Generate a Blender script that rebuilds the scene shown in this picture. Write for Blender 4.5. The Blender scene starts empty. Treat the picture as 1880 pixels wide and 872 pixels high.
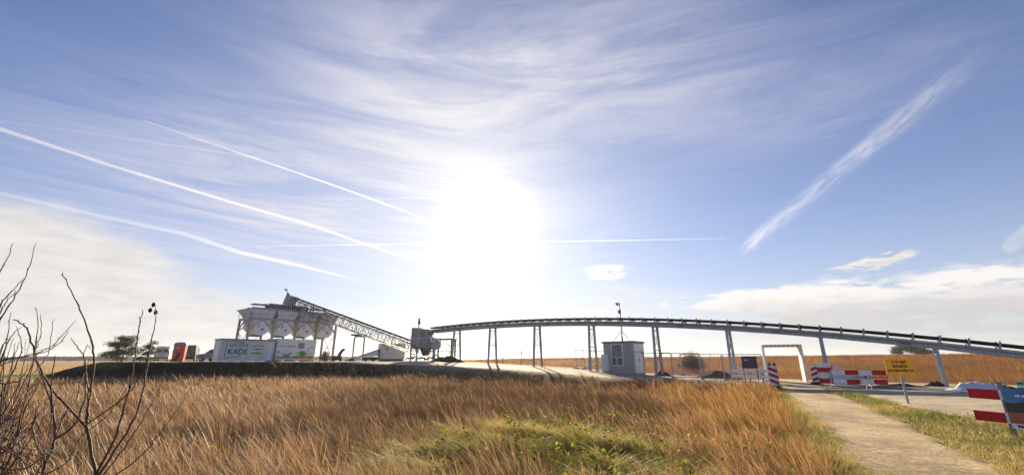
import bpy, bmesh, math, random
import numpy as np
from mathutils import Vector, Matrix, Euler
R = math.radians
S = bpy.context.scene
COL = S.collection
rng = np.random.default_rng(7)
random.seed(7)

# ------------------------------------------------------------------ camera
F, PITCH, CAMZ = 750.0, math.atan(0.2987), 1.65
CT, ST = math.cos(PITCH), math.sin(PITCH)
cam = bpy.data.cameras.new('camera')
cam.sensor_fit = 'HORIZONTAL'; cam.sensor_width = 36.0; cam.lens = 36.0 * F / 1880.0
cam.clip_start = 0.05; cam.clip_end = 40000
camo = bpy.data.objects.new('camera', cam); COL.objects.link(camo)
camo.location = (0, 0, CAMZ); camo.rotation_euler = (math.pi / 2 + PITCH, 0, 0)
S.camera = camo

def ray(px, py):
    u, v = (px - 940) / F, (436 - py) / F
    return u, CT - ST * v, ST + CT * v
def at(px, py, Y):                                   # point seen at a pixel of the photo, at forward distance Y
    x, y, z = ray(px, py); k = Y / y
    return Vector((x * k, Y, CAMZ + z * k))
def gnd(px, py, z=0.0):                              # point seen at a pixel, at height z
    x, y, zz = ray(px, py); k = (z - CAMZ) / zz
    return Vector((x * k, y * k, z))
def azel(px, py):
    x, y, z = ray(px, py)
    return math.atan2(x, y), math.atan2(z, math.hypot(x, y))

# ------------------------------------------------------------------ light
SUN_AZ, SUN_EL = azel(893, 412)
S.view_settings.view_transform = 'Standard'; S.view_settings.look = 'None'
S.view_settings.exposure = 1.0; S.view_settings.gamma = 1.0
S.view_settings.use_curve_mapping = False
sl = bpy.data.lights.new('sun', 'SUN'); sl.energy = 5.0; sl.angle = R(0.6); sl.color = (1.0, 0.84, 0.60)
so = bpy.data.objects.new('sun', sl); COL.objects.link(so)
sd = Vector((math.sin(SUN_AZ) * math.cos(SUN_EL), math.cos(SUN_AZ) * math.cos(SUN_EL), math.sin(SUN_EL)))
so.rotation_euler = sd.to_track_quat('Z', 'Y').to_euler(); so.location = sd * 200

W = bpy.data.worlds.new('World'); S.world = W; W.use_nodes = True
class NT:
    """small helper for building node trees"""
    def __init__(s, nt): s.nt = nt; s.n = nt.nodes; s.l = nt.links
    def put(s, sock, v):
        if v is None: return
        if hasattr(v, 'is_output'): s.l.new(v, sock)
        else:
            try: sock.default_value = v
            except Exception: sock.default_value = tuple(v) + (1.0,)
    def m(s, op, a, b=None, c=None, clamp=False):
        n = s.n.new('ShaderNodeMath'); n.operation = op; n.use_clamp = clamp
        for i, v in enumerate((a, b, c)): s.put(n.inputs[i], v)
        return n.outputs[0]
    def vm(s, op, a, b=None, out=0, scale=None):
        n = s.n.new('ShaderNodeVectorMath'); n.operation = op
        s.put(n.inputs[0], a); s.put(n.inputs[1], b)
        if scale is not None: s.put(n.inputs['Scale'], scale)
        return n.outputs[out]
    def noise(s, vec, scale, detail=3, rough=0.5, dist=0.0):
        n = s.n.new('ShaderNodeTexNoise'); s.put(n.inputs['Vector'], vec)
        n.inputs['Scale'].default_value = scale; n.inputs['Detail'].default_value = detail
        n.inputs['Roughness'].default_value = rough; n.inputs['Distortion'].default_value = dist
        return n.outputs['Fac']
    def mr(s, v, a, b, c=0.0, d=1.0, smooth=True):
        n = s.n.new('ShaderNodeMapRange'); n.interpolation_type = 'SMOOTHSTEP' if smooth else 'LINEAR'
        for i, x in enumerate((v, a, b, c, d)): s.put(n.inputs[i], x)
        return n.outputs[0]
    def mix(s, f, a, b, mode='MIX'):
        n = s.n.new('ShaderNodeMix'); n.data_type = 'RGBA'; n.blend_type = mode
        s.put(n.inputs[0], f); s.put(n.inputs[6], a); s.put(n.inputs[7], b)
        return n.outputs[2]
    def xyz(s, x, y, z):
        n = s.n.new('ShaderNodeCombineXYZ')
        for i, v in enumerate((x, y, z)): s.put(n.inputs[i], v)
        return n.outputs[0]
    def rgb(s, c):
        n = s.n.new('ShaderNodeRGB'); n.outputs[0].default_value = tuple(c) + (1.0,); return n.outputs[0]

w = NT(W.node_tree)
for n in list(w.n): w.n.remove(n)
wo = w.n.new('ShaderNodeOutputWorld'); bg = w.n.new('ShaderNodeBackground'); w.l.new(bg.outputs[0], wo.inputs[0])
sky = w.n.new('ShaderNodeTexSky'); sky.sky_type = 'NISHITA'; sky.sun_disc = False
sky.sun_elevation = SUN_EL; sky.sun_rotation = SUN_AZ
sky.altitude = 0; sky.air_density = 1.0; sky.dust_density = 0.15; sky.ozone_density = 2.0
SKY_K = 0.062
bg.inputs['Strength'].default_value = SKY_K
tc = w.n.new('ShaderNodeTexCoord').outputs['Generated']
dn = w.vm('NORMALIZE', tc)
sp = w.n.new('ShaderNodeSeparateXYZ'); w.l.new(dn, sp.inputs[0]); dx, dy, dz = sp.outputs
az = w.m('ARCTAN2', dx, dy); el = w.m('ARCSINE', dz)
ang = w.m('ARCCOSINE', w.m('MINIMUM', w.vm('DOT_PRODUCT', dn, tuple(sd), out=1), 0.99999))
def blob(px, py, sa, se, rot=0.0):                   # soft ellipse on the sky, radians
    a0, e0 = azel(px, py)
    a = w.m('SUBTRACT', az, a0); e = w.m('SUBTRACT', el, e0)
    c, s_ = math.cos(rot), math.sin(rot)
    p = w.m('ADD', w.m('MULTIPLY', a, c / sa), w.m('MULTIPLY', e, s_ / sa))
    q = w.m('ADD', w.m('MULTIPLY', a, -s_ / se), w.m('MULTIPLY', e, c / se))
    return w.m('EXPONENT', w.m('MULTIPLY', w.m('ADD', w.m('MULTIPLY', p, p), w.m('MULTIPLY', q, q)), -1.0))
def addall(*v):
    r = v[0]
    for x in v[1:]: r = w.m('ADD', r, x)
    return r
# clouds thin ice veil lit from behind: brighter towards the sun
fwd = w.m('EXPONENT', w.m('MULTIPLY', ang, -1 / 0.33))
inv = w.m('DIVIDE', 1.0, w.m('ADD', w.m('MAXIMUM', dz, 0.0), 0.12))
px_ = w.m('MULTIPLY', dx, inv)
pl = w.xyz(px_, w.m('ADD', w.m('MULTIPLY', dy, inv), w.m('MULTIPLY', w.m('MULTIPLY', px_, px_), 0.30)), 0.0)
mp = w.n.new('ShaderNodeMapping'); w.l.new(pl, mp.inputs[0]); mp.inputs['Rotation'].default_value = (0, 0, R(4)); mp.inputs['Scale'].default_value = (0.75, 2.3, 1)
cn1 = w.noise(mp.outputs[0], 1.5, 9, 0.66, 1.1)
mp2 = w.n.new('ShaderNodeMapping'); w.l.new(pl, mp2.inputs[0]); mp2.inputs['Rotation'].default_value = (0, 0, R(9)); mp2.inputs['Scale'].default_value = (1.6, 6.0, 1)
cn2 = w.noise(mp2.outputs[0], 3.0, 6, 0.6, 0.3)
cov = addall(w.m('MULTIPLY', blob(780, 220, 0.36, 0.25, 0.1), 1.0), w.m('MULTIPLY', blob(1150, 110, 0.42, 0.17, -0.12), 0.75),
             w.m('MULTIPLY', blob(560, 400, 0.13, 0.045, 0.05), 0.55), w.m('MULTIPLY', blob(1500, 190, 0.30, 0.07, -0.05), 0.3),
             w.m('MULTIPLY', blob(340, 270, 0.22, 0.12, 0.15), 0.5), w.m('MULTIPLY', blob(470, 430, 0.34, 0.11, 0.0), 0.6))
cir = w.m('MULTIPLY', cov, w.m('ADD', w.mr(cn1, 0.32, 0.70, 0.22, 1.0), w.m('MULTIPLY', w.m('SUBTRACT', cn2, 0.5), 0.55)), clamp=True)
cir = w.m('MULTIPLY', cir, 0.92, clamp=True)
# low clouds on (azimuth, elevation)
ae = w.xyz(w.m('MULTIPLY', az, 1.0), w.m('MULTIPLY', el, 3.6), 0.0)
ln = w.noise(ae, 5.5, 8, 0.58, 0.25)
lnb = w.noise(ae, 16.0, 6, 0.55, 0.2)
lnc = w.noise(ae, 26.0, 7, 0.62, 0.8)
lowcov = addall(w.m('MULTIPLY', blob(1130, 500, 0.10, 0.028), 0.3), w.m('MULTIPLY', blob(1150, 545, 0.3, 0.035), 0.4),
                w.m('MULTIPLY', blob(60, 455, 0.17, 0.075, -0.12), 1.05), w.m('MULTIPLY', blob(200, 575, 0.5, 0.075), 0.78), w.m('MULTIPLY', blob(1050, 580, 0.35, 0.03), 0.35))
puff = addall(blob(1570, 488, 0.045, 0.010, 0.1), blob(1640, 472, 0.035, 0.012, 0.2), w.m('MULTIPLY', blob(1610, 488, 0.03, 0.008), 0.7))
lowd = w.mr(w.m('ADD', lowcov, w.m('MULTIPLY', w.m('SUBTRACT', ln, 0.5), 1.15)), 0.22, 0.85)
lowd = w.m('MAXIMUM', w.m('MULTIPLY', lowd, 0.92), w.mr(w.m('MULTIPLY', puff, w.m('ADD', w.m('MULTIPLY', w.m('SUBTRACT', lnc, 0.5), 4.6), 1.0)), 0.30, 1.0))
veil = w.m('EXPONENT', w.m('MULTIPLY', w.m('MAXIMUM', el, 0.0), -1 / 0.17))       # milky band low over the land
K = 1.0 / SKY_K
def colour(c, k): return tuple(x * k * K for x in c)
skyc = w.mix(1.0, sky.outputs[0], (0.58, 0.69, 0.98, 1), 'MULTIPLY')
ccol = w.mix(w.m('MULTIPLY', fwd, 0.9, clamp=True), colour((0.35, 0.34, 0.40), 1.0) + (1,), colour((0.50, 0.475, 0.45), 1.0) + (1,))
lcol = w.mix(w.mr(lnb, 0.2, 0.8), colour((0.36, 0.348, 0.342), 1.0) + (1,), colour((0.46, 0.432, 0.41), 1.0) + (1,))
o = w.mix(w.m('MULTIPLY', veil, 0.92, clamp=True), skyc, colour((0.41, 0.398, 0.382), 1.0) + (1,))
o = w.mix(cir, o, ccol)
bank = addall(w.m('MULTIPLY', blob(1680, 560, 0.36, 0.062), 1.0), w.m('MULTIPLY', blob(1110, 500, 0.075, 0.022, .05), 0.8), w.m('MULTIPLY', blob(1400, 550, 0.2, 0.02), 0.6))
bankd = w.mr(w.m('MULTIPLY', bank, w.m('ADD', 1.0, w.m('ADD', w.m('MULTIPLY', w.m('SUBTRACT', ln, 0.5), 2.4), w.m('MULTIPLY', w.m('SUBTRACT', lnb, 0.5), 2.6)))), 0.34, 0.72)
top = w.mr(w.m('ADD', el, w.m('MULTIPLY', w.m('SUBTRACT', lnb, .5), .05)), azel(1690, 575)[1], azel(1690, 515)[1])
bcol = w.mix(top, colour((0.33, 0.322, 0.325), 1.0) + (1,), colour((0.50, 0.475, 0.455), 1.0) + (1,))
o = w.mix(lowd, o, lcol)
o = w.mix(w.m('MULTIPLY', bankd, 0.93), o, bcol)
o = w.mix(w.m('MULTIPLY', w.m('EXPONENT', w.m('MULTIPLY', ang, -1 / 0.24)), 0.95), o, colour((0.40, 0.39, 0.385), 1.0) + (1,))
cbump = w.mr(cn1, .2, .8, .7, 1.3)
glow = w.m('ADD', w.m('MULTIPLY', w.m('EXPONENT', w.m('MULTIPLY', w.m('POWER', w.m('DIVIDE', ang, 0.064), 2.0), -1.0)), .9 * K),
           w.m('MULTIPLY', w.m('MULTIPLY', w.m('EXPONENT', w.m('MULTIPLY', ang, -1 / 0.21)), cbump), 0.22 * K))
o = w.mix(1.0, o, w.vm('SCALE', (1.0, 0.94, 0.85), scale=glow), 'ADD')
w.l.new(o, bg.inputs['Color'])

# ------------------------------------------------------------------ materials
MATS = {}
def mat(name, c, rough=0.6, metal=0.0, var=0.12, scale=3.0, bump=0.0, bscale=40.0, streak=False, spec=0.5):
    if name in MATS: return MATS[name]
    m = bpy.data.materials.new(name); m.use_nodes = True; t = NT(m.node_tree); b = t.n['Principled BSDF']
    tc = t.n.new('ShaderNodeTexCoord').outputs['Object']
    v = tc
    if streak:
        mp = t.n.new('ShaderNodeMapping'); t.l.new(tc, mp.inputs[0]); mp.inputs['Scale'].default_value = (3.0, 3.0, 0.35); v = mp.outputs[0]
    n = t.noise(v, scale, 5, 0.6)
    f = t.mr(n, 0.25, 0.75, 1 - var, 1 + var)
    t.l.new(t.mix(1.0, tuple(c) + (1,), t.xyz(f, f, f), 'MULTIPLY'), b.inputs['Base Color'])
    b.inputs['Metallic'].default_value = metal; b.inputs['Specular IOR Level'].default_value = spec
    t.l.new(t.mr(n, 0.2, 0.8, max(0.05, rough - 0.1), min(1, rough + 0.1)), b.inputs['Roughness'])
    if bump:
        bn = t.n.new('ShaderNodeBump'); bn.inputs['Strength'].default_value = bump; bn.inputs['Distance'].default_value = 0.02
        t.l.new(t.noise(tc, bscale, 4, 0.6), bn.inputs['Height']); t.l.new(bn.outputs[0], b.inputs['Normal'])
    MATS[name] = m; return m
def leafmat(name, trans=0.5, gloss=0.06, tint=(1, 1, 1)):      # blades and leaves: colour from the plant's own 'col' attribute
    if name in MATS: return MATS[name]
    m = bpy.data.materials.new(name); m.use_nodes = True; t = NT(m.node_tree)
    for n in list(t.n): t.n.remove(n)
    out = t.n.new('ShaderNodeOutputMaterial'); a = t.n.new('ShaderNodeAttribute'); a.attribute_name = 'col'
    c = t.mix(1.0, a.outputs['Color'], tuple(tint) + (1,), 'MULTIPLY')
    d = t.n.new('ShaderNodeBsdfDiffuse'); tr = t.n.new('ShaderNodeBsdfTranslucent'); g = t.n.new('ShaderNodeBsdfGlossy')
    t.l.new(c, d.inputs[0]); t.l.new(c, tr.inputs[0]); g.inputs['Roughness'].default_value = 0.45
    m1 = t.n.new('ShaderNodeMixShader'); m1.inputs[0].default_value = trans; t.l.new(d.outputs[0], m1.inputs[1]); t.l.new(tr.outputs[0], m1.inputs[2])
    m2 = t.n.new('ShaderNodeMixShader'); m2.inputs[0].default_value = gloss; t.l.new(m1.outputs[0], m2.inputs[1]); t.l.new(g.outputs[0], m2.inputs[2])
    t.l.new(m2.outputs[0], out.inputs[0]); MATS[name] = m; return m
def groundmat(name, nscale=1.2):
    m = bpy.data.materials.new(name); m.use_nodes = True; t = NT(m.node_tree); b = t.n['Principled BSDF']
    a = t.n.new('ShaderNodeAttribute'); a.attribute_name = 'col'; tc = t.n.new('ShaderNodeTexCoord').outputs['Object']
    n1 = t.noise(tc, 0.35, 8, 0.65); n2 = t.noise(tc, nscale * 5, 6, 0.7)
    f = t.m('MULTIPLY', t.mr(n1, 0.3, 0.7, 0.75, 1.25), t.mr(n2, 0.25, 0.75, 0.6, 1.4))
    t.l.new(t.mix(1.0, a.outputs['Color'], t.xyz(f, f, f), 'MULTIPLY'), b.inputs['Base Color'])
    b.inputs['Roughness'].default_value = 0.95; b.inputs['Specular IOR Level'].default_value = 0.1
    bn = t.n.new('ShaderNodeBump'); bn.inputs['Strength'].default_value = 0.9; bn.inputs['Distance'].default_value = 0.06
    t.l.new(t.noise(tc, 7.0, 6, 0.7), bn.inputs['Height']); t.l.new(bn.outputs[0], b.inputs['Normal'])
    return m

GALV = mat('galvanised_steel', (0.34, 0.37, 0.42), 0.5, 0.35, 0.30, 2.2, streak=True)
TOWERM = mat('tower_steel', (0.24, 0.25, 0.275), 0.55, 0.2, 0.30, 1.6, streak=True)
GALVD = mat('dark_galvanised_steel', (0.19, 0.205, 0.23), 0.55, 0.3, 0.2, 2.5)
RUBBER = mat('black_rubber', (0.018, 0.018, 0.02), 0.8, 0, 0.3, 4)
BLACK = mat('black_steel', (0.03, 0.032, 0.036), 0.55, 0.0, 0.3, 4)
WHITE = mat('white_paint', (0.81, 0.82, 0.84), 0.5, 0, 0.07, 1.5, streak=True)
WHITEB = mat('white_bin_steel', (0.60, 0.64, 0.72), 0.5, 0.1, 0.22, 1.4, streak=True)
GREYW = mat('pale_grey_panel', (0.72, 0.72, 0.69), 0.55, 0, 0.1, 1.2, streak=True)
RED = mat('red_reflective', (0.50, 0.012, 0.022), 0.55, 0, 0.28, 4, spec=0.3)
WSTRIPE = mat('white_reflective', (0.74, 0.75, 0.77), 0.45, 0, 0.2, 4)
YEL = mat('yellow_sign', (0.95, 0.46, 0.012), 0.5, 0, 0.06, 3)
INK = mat('black_lettering', (0.015, 0.015, 0.015), 0.6)
INKG = mat('grey_lettering', (0.10, 0.105, 0.11), 0.6)
GREEN = mat('green_print', (0.03, 0.30, 0.07), 0.55)
LIME = mat('lime_print', (0.55, 0.53, 0.03), 0.55)
ORANGEP = mat('orange_print', (0.62, 0.22, 0.04), 0.55)
REDP = mat('red_print', (0.6, 0.03, 0.02), 0.55)
BLUEP = mat('pale_blue_print', (0.42, 0.5, 0.68), 0.55)
DGREEN = mat('dark_green_print', (0.05, 0.22, 0.07), 0.55)
GLASS = mat('dark_glass', (0.02, 0.024, 0.03), 0.08, 0, 0.05, 2, spec=0.8)
TYRE = mat('tyre_rubber', (0.02, 0.02, 0.022), 0.85)
BRICKC = mat('grey_corrugated_panel', (0.42, 0.41, 0.385), 0.6, 0.1, 0.12, 1.4, streak=True)
CONC = mat('concrete', (0.36, 0.35, 0.33), 0.85, 0, 0.15, 3, 0.4, 30)

# ------------------------------------------------------------------ mesh builder
class MB:
    def __init__(s): s.v = []; s.f = []; s.mi = []; s.cm = 0
    def raw(s, vs, fs):
        k = len(s.v); s.v += [tuple(x) for x in vs]; s.f += [tuple(i + k for i in f) for f in fs]; s.mi += [s.cm] * len(fs); return s
    def box(s, x0, x1, y0, y1, z0, z1):
        vs = [(x, y, z) for z in (z0, z1) for y in (y0, y1) for x in (x0, x1)]
        return s.raw(vs, [(0, 2, 3, 1), (4, 5, 7, 6), (0, 1, 5, 4), (2, 6, 7, 3), (0, 4, 6, 2), (1, 3, 7, 5)])
    def bar(s, p, q, a, b=None, up=(0, 0, 1)):       # rectangular bar from p to q, width a, depth b
        b = b or a; p = Vector(p); q = Vector(q); d = (q - p).normalized(); u = Vector(up)
        if abs(d.dot(u)) > 0.97: u = Vector((0, 1, 0))
        x = d.cross(u).normalized(); y = x.cross(d).normalized()
        vs = [c + x * i * a / 2 + y * j * b / 2 for c in (p, q) for (i, j) in ((-1, -1), (1, -1), (1, 1), (-1, 1))]
        return s.raw(vs, [(3, 2, 1, 0), (4, 5, 6, 7)] + [(i, (i + 1) % 4, 4 + (i + 1) % 4, 4 + i) for i in range(4)])
    def tube(s, pts, rad, n=8, cap=True):
        pts = [Vector(p) for p in pts]; m = len(pts)
        rad = rad if hasattr(rad, '__len__') else [rad] * m
        ref = None; vs = []
        for i, p in enumerate(pts):
            d = (pts[min(i + 1, m - 1)] - pts[max(i - 1, 0)]).normalized()
            if ref is None: ref = d.cross(Vector((0, 0, 1))) if abs(d.z) < 0.9 else d.cross(Vector((1, 0, 0)))
            ref = (ref - d * ref.dot(d)).normalized(); y = d.cross(ref)
            vs += [p + (ref * math.cos(2 * math.pi * k / n) + y * math.sin(2 * math.pi * k / n)) * rad[i] for k in range(n)]
        fs = [(i * n + k, i * n + (k + 1) % n, (i + 1) * n + (k + 1) % n, (i + 1) * n + k) for i in range(m - 1) for k in range(n)]
        if cap: fs += [tuple(range(n - 1, -1, -1)), tuple((m - 1) * n + k for k in range(n))]
        return s.raw(vs, fs)
    def loft(s, rings, cap=True):                    # rings of equal length, in order
        n = len(rings[0]); vs = [p for r in rings for p in r]
        fs = [(i * n + k, i * n + (k + 1) % n, (i + 1) * n + (k + 1) % n, (i + 1) * n + k) for i in range(len(rings) - 1) for k in range(n)]
        if cap: fs += [tuple(range(n - 1, -1, -1)), tuple((len(rings) - 1) * n + k for k in range(n))]
        return s.raw(vs, fs)
    def prism(s, poly, y0, y1):                      # polygon in x,z extruded along y
        return s.loft([[(x, y0, z) for x, z in poly], [(x, y1, z) for x, z in poly]])
    def build(s, name, m, parent=None, smooth=False, bevel=0.0, loc=None):
        me = bpy.data.meshes.new(name); me.from_pydata(s.v, [], s.f); me.update()
        ms = m if isinstance(m, (list, tuple)) else [m]
        for x in ms: me.materials.append(x)
        if len(ms) > 1: me.polygons.foreach_set('material_index', s.mi)
        bm = bmesh.new(); bm.from_mesh(me); bmesh.ops.recalc_face_normals(bm, faces=bm.faces)
        if bevel:
            bmesh.ops.bevel(bm, geom=[e for e in bm.edges if len(e.link_faces) == 2 and e.calc_face_angle(0) > 0.6], offset=bevel, segments=2, profile=0.6, affect='EDGES', clamp_overlap=True)
        bm.to_mesh(me); bm.free()
        if smooth: me.polygons.foreach_set('use_smooth', [True] * len(me.polygons))
        ob = bpy.data.objects.new(name, me); COL.objects.link(ob)
        if parent is not None: ob.parent = parent
        if loc is not None: ob.location = loc
        return ob
def tag(o, label=None, cat=None, group=None, kind=None):
    for k, v in (('label', label), ('category', cat), ('group', group), ('kind', kind)):
        if v: o[k] = v
    return o
def thing(name, label, cat, loc=(0, 0, 0), rz=0.0, group=None):
    o = bpy.data.objects.new(name, None); COL.objects.link(o); o.location = loc; o.rotation_euler = (0, 0, rz); o.empty_display_size = 0.3
    return tag(o, label, cat, group)
def kids(o): return [c for c in COL.objects if c.parent == o]
def copy_tree(o, parent=None):
    c = o.copy(); COL.objects.link(c)
    if parent is not None: c.parent = parent
    for ch in kids(o): copy_tree(ch, c)
    return c
def text_mesh(body, size, name, m, parent, loc, rot=(math.pi / 2, 0, 0), ext=0.004, bold=0.0, align='LEFT', sx=1.0):
    cu = bpy.data.curves.new('lettering', 'FONT'); cu.body = body; cu.size = size; cu.extrude = ext; cu.offset = bold; cu.align_x = align
    t = bpy.data.objects.new('lettering', cu); COL.objects.link(t); bpy.context.view_layer.update()
    me = bpy.data.meshes.new_from_object(t.evaluated_get(bpy.context.evaluated_depsgraph_get()))
    COL.objects.unlink(t); bpy.data.objects.remove(t); bpy.data.curves.remove(cu)
    me.materials.clear(); me.materials.append(m)
    ob = bpy.data.objects.new(name, me); COL.objects.link(ob); ob.parent = parent; ob.location = loc; ob.rotation_euler = rot; ob.scale = (sx, 1, 1)
    return ob

# ------------------------------------------------------------------ terrain functions
P0 = np.array([27.5, 27.5]); D = np.array([-0.77, 0.64]); D /= np.linalg.norm(D); N = np.array([-D[1], D[0]])   # N points to the camera's side
if N @ (-P0) < 0: N = -N
def sn(x, y):
    ax, ay = x - P0[0], y - P0[1]
    return ax * D[0] + ay * D[1], ax * N[0] + ay * N[1]
def pt(s, n=0.0, z=0.0): return Vector((P0[0] + D[0] * s + N[0] * n, P0[1] + D[1] * s + N[1] * n, z))
def sstep(x, a, b):
    t = np.clip((np.asarray(x, float) - a) / (b - a), 0, 1); return t * t * (3 - 2 * t)
def zramp(s): return np.interp(s, [8, 12, 18, 25, 32, 39, 46, 52], [0, .03, .20, .56, .86, 1.10, 1.37, 1.42])
EDGE_X = [-60, -48, -40, -31, -18, -8, -2, 4, 10, 16, 20]
EDGE_Y = [50, 47.5, 45, 44.3, 45, 43.2, 40.6, 36.0, 31.0, 26.2, 23.0]
def vnoise(x, y, sc, seed=0):
    x = np.asarray(x, float) / sc; y = np.asarray(y, float) / sc
    xi = np.floor(x).astype(np.int64); yi = np.floor(y).astype(np.int64); fx = x - xi; fy = y - yi
    def h(a, b):
        k = (a * 374761393 + b * 668265263 + seed * 974634541) & 0x7fffffff
        k = ((k ^ (k >> 13)) * 1274126177) & 0x7fffffff
        return ((k ^ (k >> 16)) & 0xffff) / 65535.0
    u = fx * fx * (3 - 2 * fx); v = fy * fy * (3 - 2 * fy)
    return (h(xi, yi) * (1 - u) + h(xi + 1, yi) * u) * (1 - v) + (h(xi, yi + 1) * (1 - u) + h(xi + 1, yi + 1) * u) * v
def fbm(x, y, sc, seed=0): return vnoise(x, y, sc, seed) * .55 + vnoise(x, y, sc / 2.1, seed + 1) * .3 + vnoise(x, y, sc / 4.3, seed + 2) * .15
def padmask(x, y):
    s, n = sn(x, y)
    d = y - np.interp(x, EDGE_X, EDGE_Y) + (fbm(x, y, 1.6, 5) - .5) * 1.0
    front = sstep(d, -2.2, 0.4)
    bl = np.interp(x, [-40, -20], [-26, -4.0]); back = sstep(n, bl - 3.5, bl)
    left = sstep(x, -57, -44)
    return front * back * left
def H(x, y):
    x = np.asarray(x, float); y = np.asarray(y, float); s, n = sn(x, y)
    base = (fbm(x, y, 9, 1) - .5) * .22 + .46 * np.exp(-(((x - .4) / 2.4) ** 2 + ((y - 8.0) / 2.3) ** 2)) * (.75 + .5 * fbm(x, y, 1.1, 4))
    near = sstep(np.hypot(x - 10, y - 16), 0, 1) * 1.0
    flat = sstep(n, 16, 9) * sstep(s, 20, 10) * sstep(n, -8, -3)       # the road and verge are level
    base = base * (1 - flat * .85)
    plx = np.interp(y, [p[1] for p in PATH_L], [p[0] for p in PATH_L])
    sink = .45 * (1 - .62 * sstep(x, -16, -5)) * sstep(plx - x, .9, 3.6) * np.maximum(sstep(n, 9, 12), sstep(s, 14, 20) * sstep(n, 2, 8))   # the moor lies lower than path and road
    base = base - sink
    amp = np.interp(x, [-110, -70, -30, 0, 86, 141, 300], [0, .25, 1.1, 1.6, 2.2, 3.1, 3.6])
    hill = sstep(-n, 8, 70) * amp * (1 + (fbm(x, y, 45, 9) - .5) * .35)
    pm = padmask(x, y)
    return base * (1 - pm) + pm * zramp(s) + hill * (1 - pm)
def in_poly(x, y, poly):
    r = np.zeros(np.shape(x), bool); n = len(poly)
    for i in range(n):
        x0, y0 = poly[i]; x1, y1 = poly[(i + 1) % n]
        c = ((y0 > y) != (y1 > y)) & (x < (x1 - x0) * (y - y0) / ((y1 - y0) or 1e-9) + x0)
        r ^= c
    return r
PATH_L = [(3.2, 1.0), (4.35, 4.2), (5.2, 6.84), (6.5, 9.2), (8.0, 11.7), (11.6, 18.0), (15.3, 24.6), (17.6, 28.6), (20.2, 33.6), (23.0, 39.0)]
PATH_R = [(5.6, 1.0), (6.7, 4.2), (7.6, 6.84), (8.75, 8.8), (10.0, 10.8), (13.3, 16.3), (17.6, 24.3), (19.9, 28.2), (22.2, 32.3), (25.3, 38.0)]
PATH = PATH_L + PATH_R[::-1]
ROAD_F = [(70, -26), (40, -9), (22, 1.5), (15.2, 7.4), (13.5, 11.0), (13.9, 14.0), (15.3, 17.4), (17.7, 22.6), (17.9, 25.2), (16.0, 26.6), (10.2, 31.6), (4.2, 36.6), (-1.8, 41.2), (-8, 44.2), (-17, 46.0), (-27, 46.5)]
ROAD_B = [(100, -28), (62, -3), (43, 14.5), (36.0, 20.2), (31.5, 24.0), (30.0, 25.6), (29.0, 26.6), (26.5, 28.6), (23.5, 31.2), (20.5, 33.6), (14.5, 38.2), (8.2, 43.4), (1.6, 48.9), (-5.5, 54.5), (-12, 57), (-22, 60)]
ROAD = ROAD_F + ROAD_B[::-1]

# ground colours of the land itself
C_MOOR = np.array([.15, .085, .036]); C_RUST = np.array([.20, .088, .026]); C_SOIL = np.array([.022, .017, .013])
C_SAND = np.array([.46, .36, .24]); C_GREEN = np.array([.075, .105, .024]); C_STRAW = np.array([.40, .27, .11])
def ground_col(x, y):
    s, n = sn(x, y); k = fbm(x, y, 12, 21)[..., None]
    c = C_MOOR * (1 - k) + np.array([.19, .11, .05]) * k
    right = sstep(-n, 2, 9)[..., None]; rust = C_RUST * (.75 + .6 * fbm(x, y, 18, 31)[..., None])
    c = c * (1 - right) + rust * right
    left = (sstep(x, -40, -62) * sstep(y, 40, 60))[..., None]; c = c * (1 - left) + C_STRAW * left
    gs = (sstep(x, -36, -44) * sstep(np.abs(y - 54 - (x + 50) * -.1), 9, 3))[..., None] * .9; c = c * (1 - gs) + C_GREEN * 1.25 * gs
    pm = padmask(x, y)[..., None]; e = np.interp(x, EDGE_X, EDGE_Y)
    soil = (1 - .75 * sstep(x, -15, -6))[..., None] * np.clip(sstep(pm[..., 0], .02, .2) * sstep(y - e, 1.3, .2) + 0, 0, 1)[..., None]
    c = c * (1 - sstep(pm, .5, .95)) + C_SAND * sstep(pm, .5, .95)
    c = c * (1 - soil) + C_SOIL * soil
    gl = (sstep(x, -38.5, -43) * sstep(pm[..., 0], .55, .8))[..., None]; c = c * (1 - gl) + C_GREEN * gl
    ver = (sstep(n, 0, 3) * (x > 8) * sstep(y, 27, 24) * sstep(x - np.interp(y, [1, 7, 12, 25], [3.4, 5.5, 8.3, 15.8]), -.7, .1))[..., None]
    c = c * (1 - ver) + np.array([.13, .115, .04]) * ver
    return c
def axis(lo, hi, flo, fhi, step):
    f = np.arange(flo, fhi + step / 2, step); a = [f]
    g = np.geomspace(step, 1.0, 1)
    def grow(start, end, sgn):
        o = []; d = step; p = start
        while (p - end) * sgn < 0:
            d = min(d * 1.16, 160); p += d * sgn; o.append(p)
        return o
    return np.array(sorted(grow(flo, lo, -1)) + list(f) + grow(fhi, hi, 1))
def grid_mesh(name, xs, ys, zf, cf, m, holes=()):
    X, Y = np.meshgrid(xs, ys); Z = zf(X, Y); nx, ny = len(xs), len(ys)
    v = np.stack([X, Y, Z], -1).reshape(-1, 3)
    i = (np.arange(ny - 1)[:, None] * nx + np.arange(nx - 1)).reshape(-1)
    fs = np.stack([i, i + 1, i + nx + 1, i + nx], -1)
    return np_mesh(name, v, fs, cf(X, Y).reshape(-1, 3), m)
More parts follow.
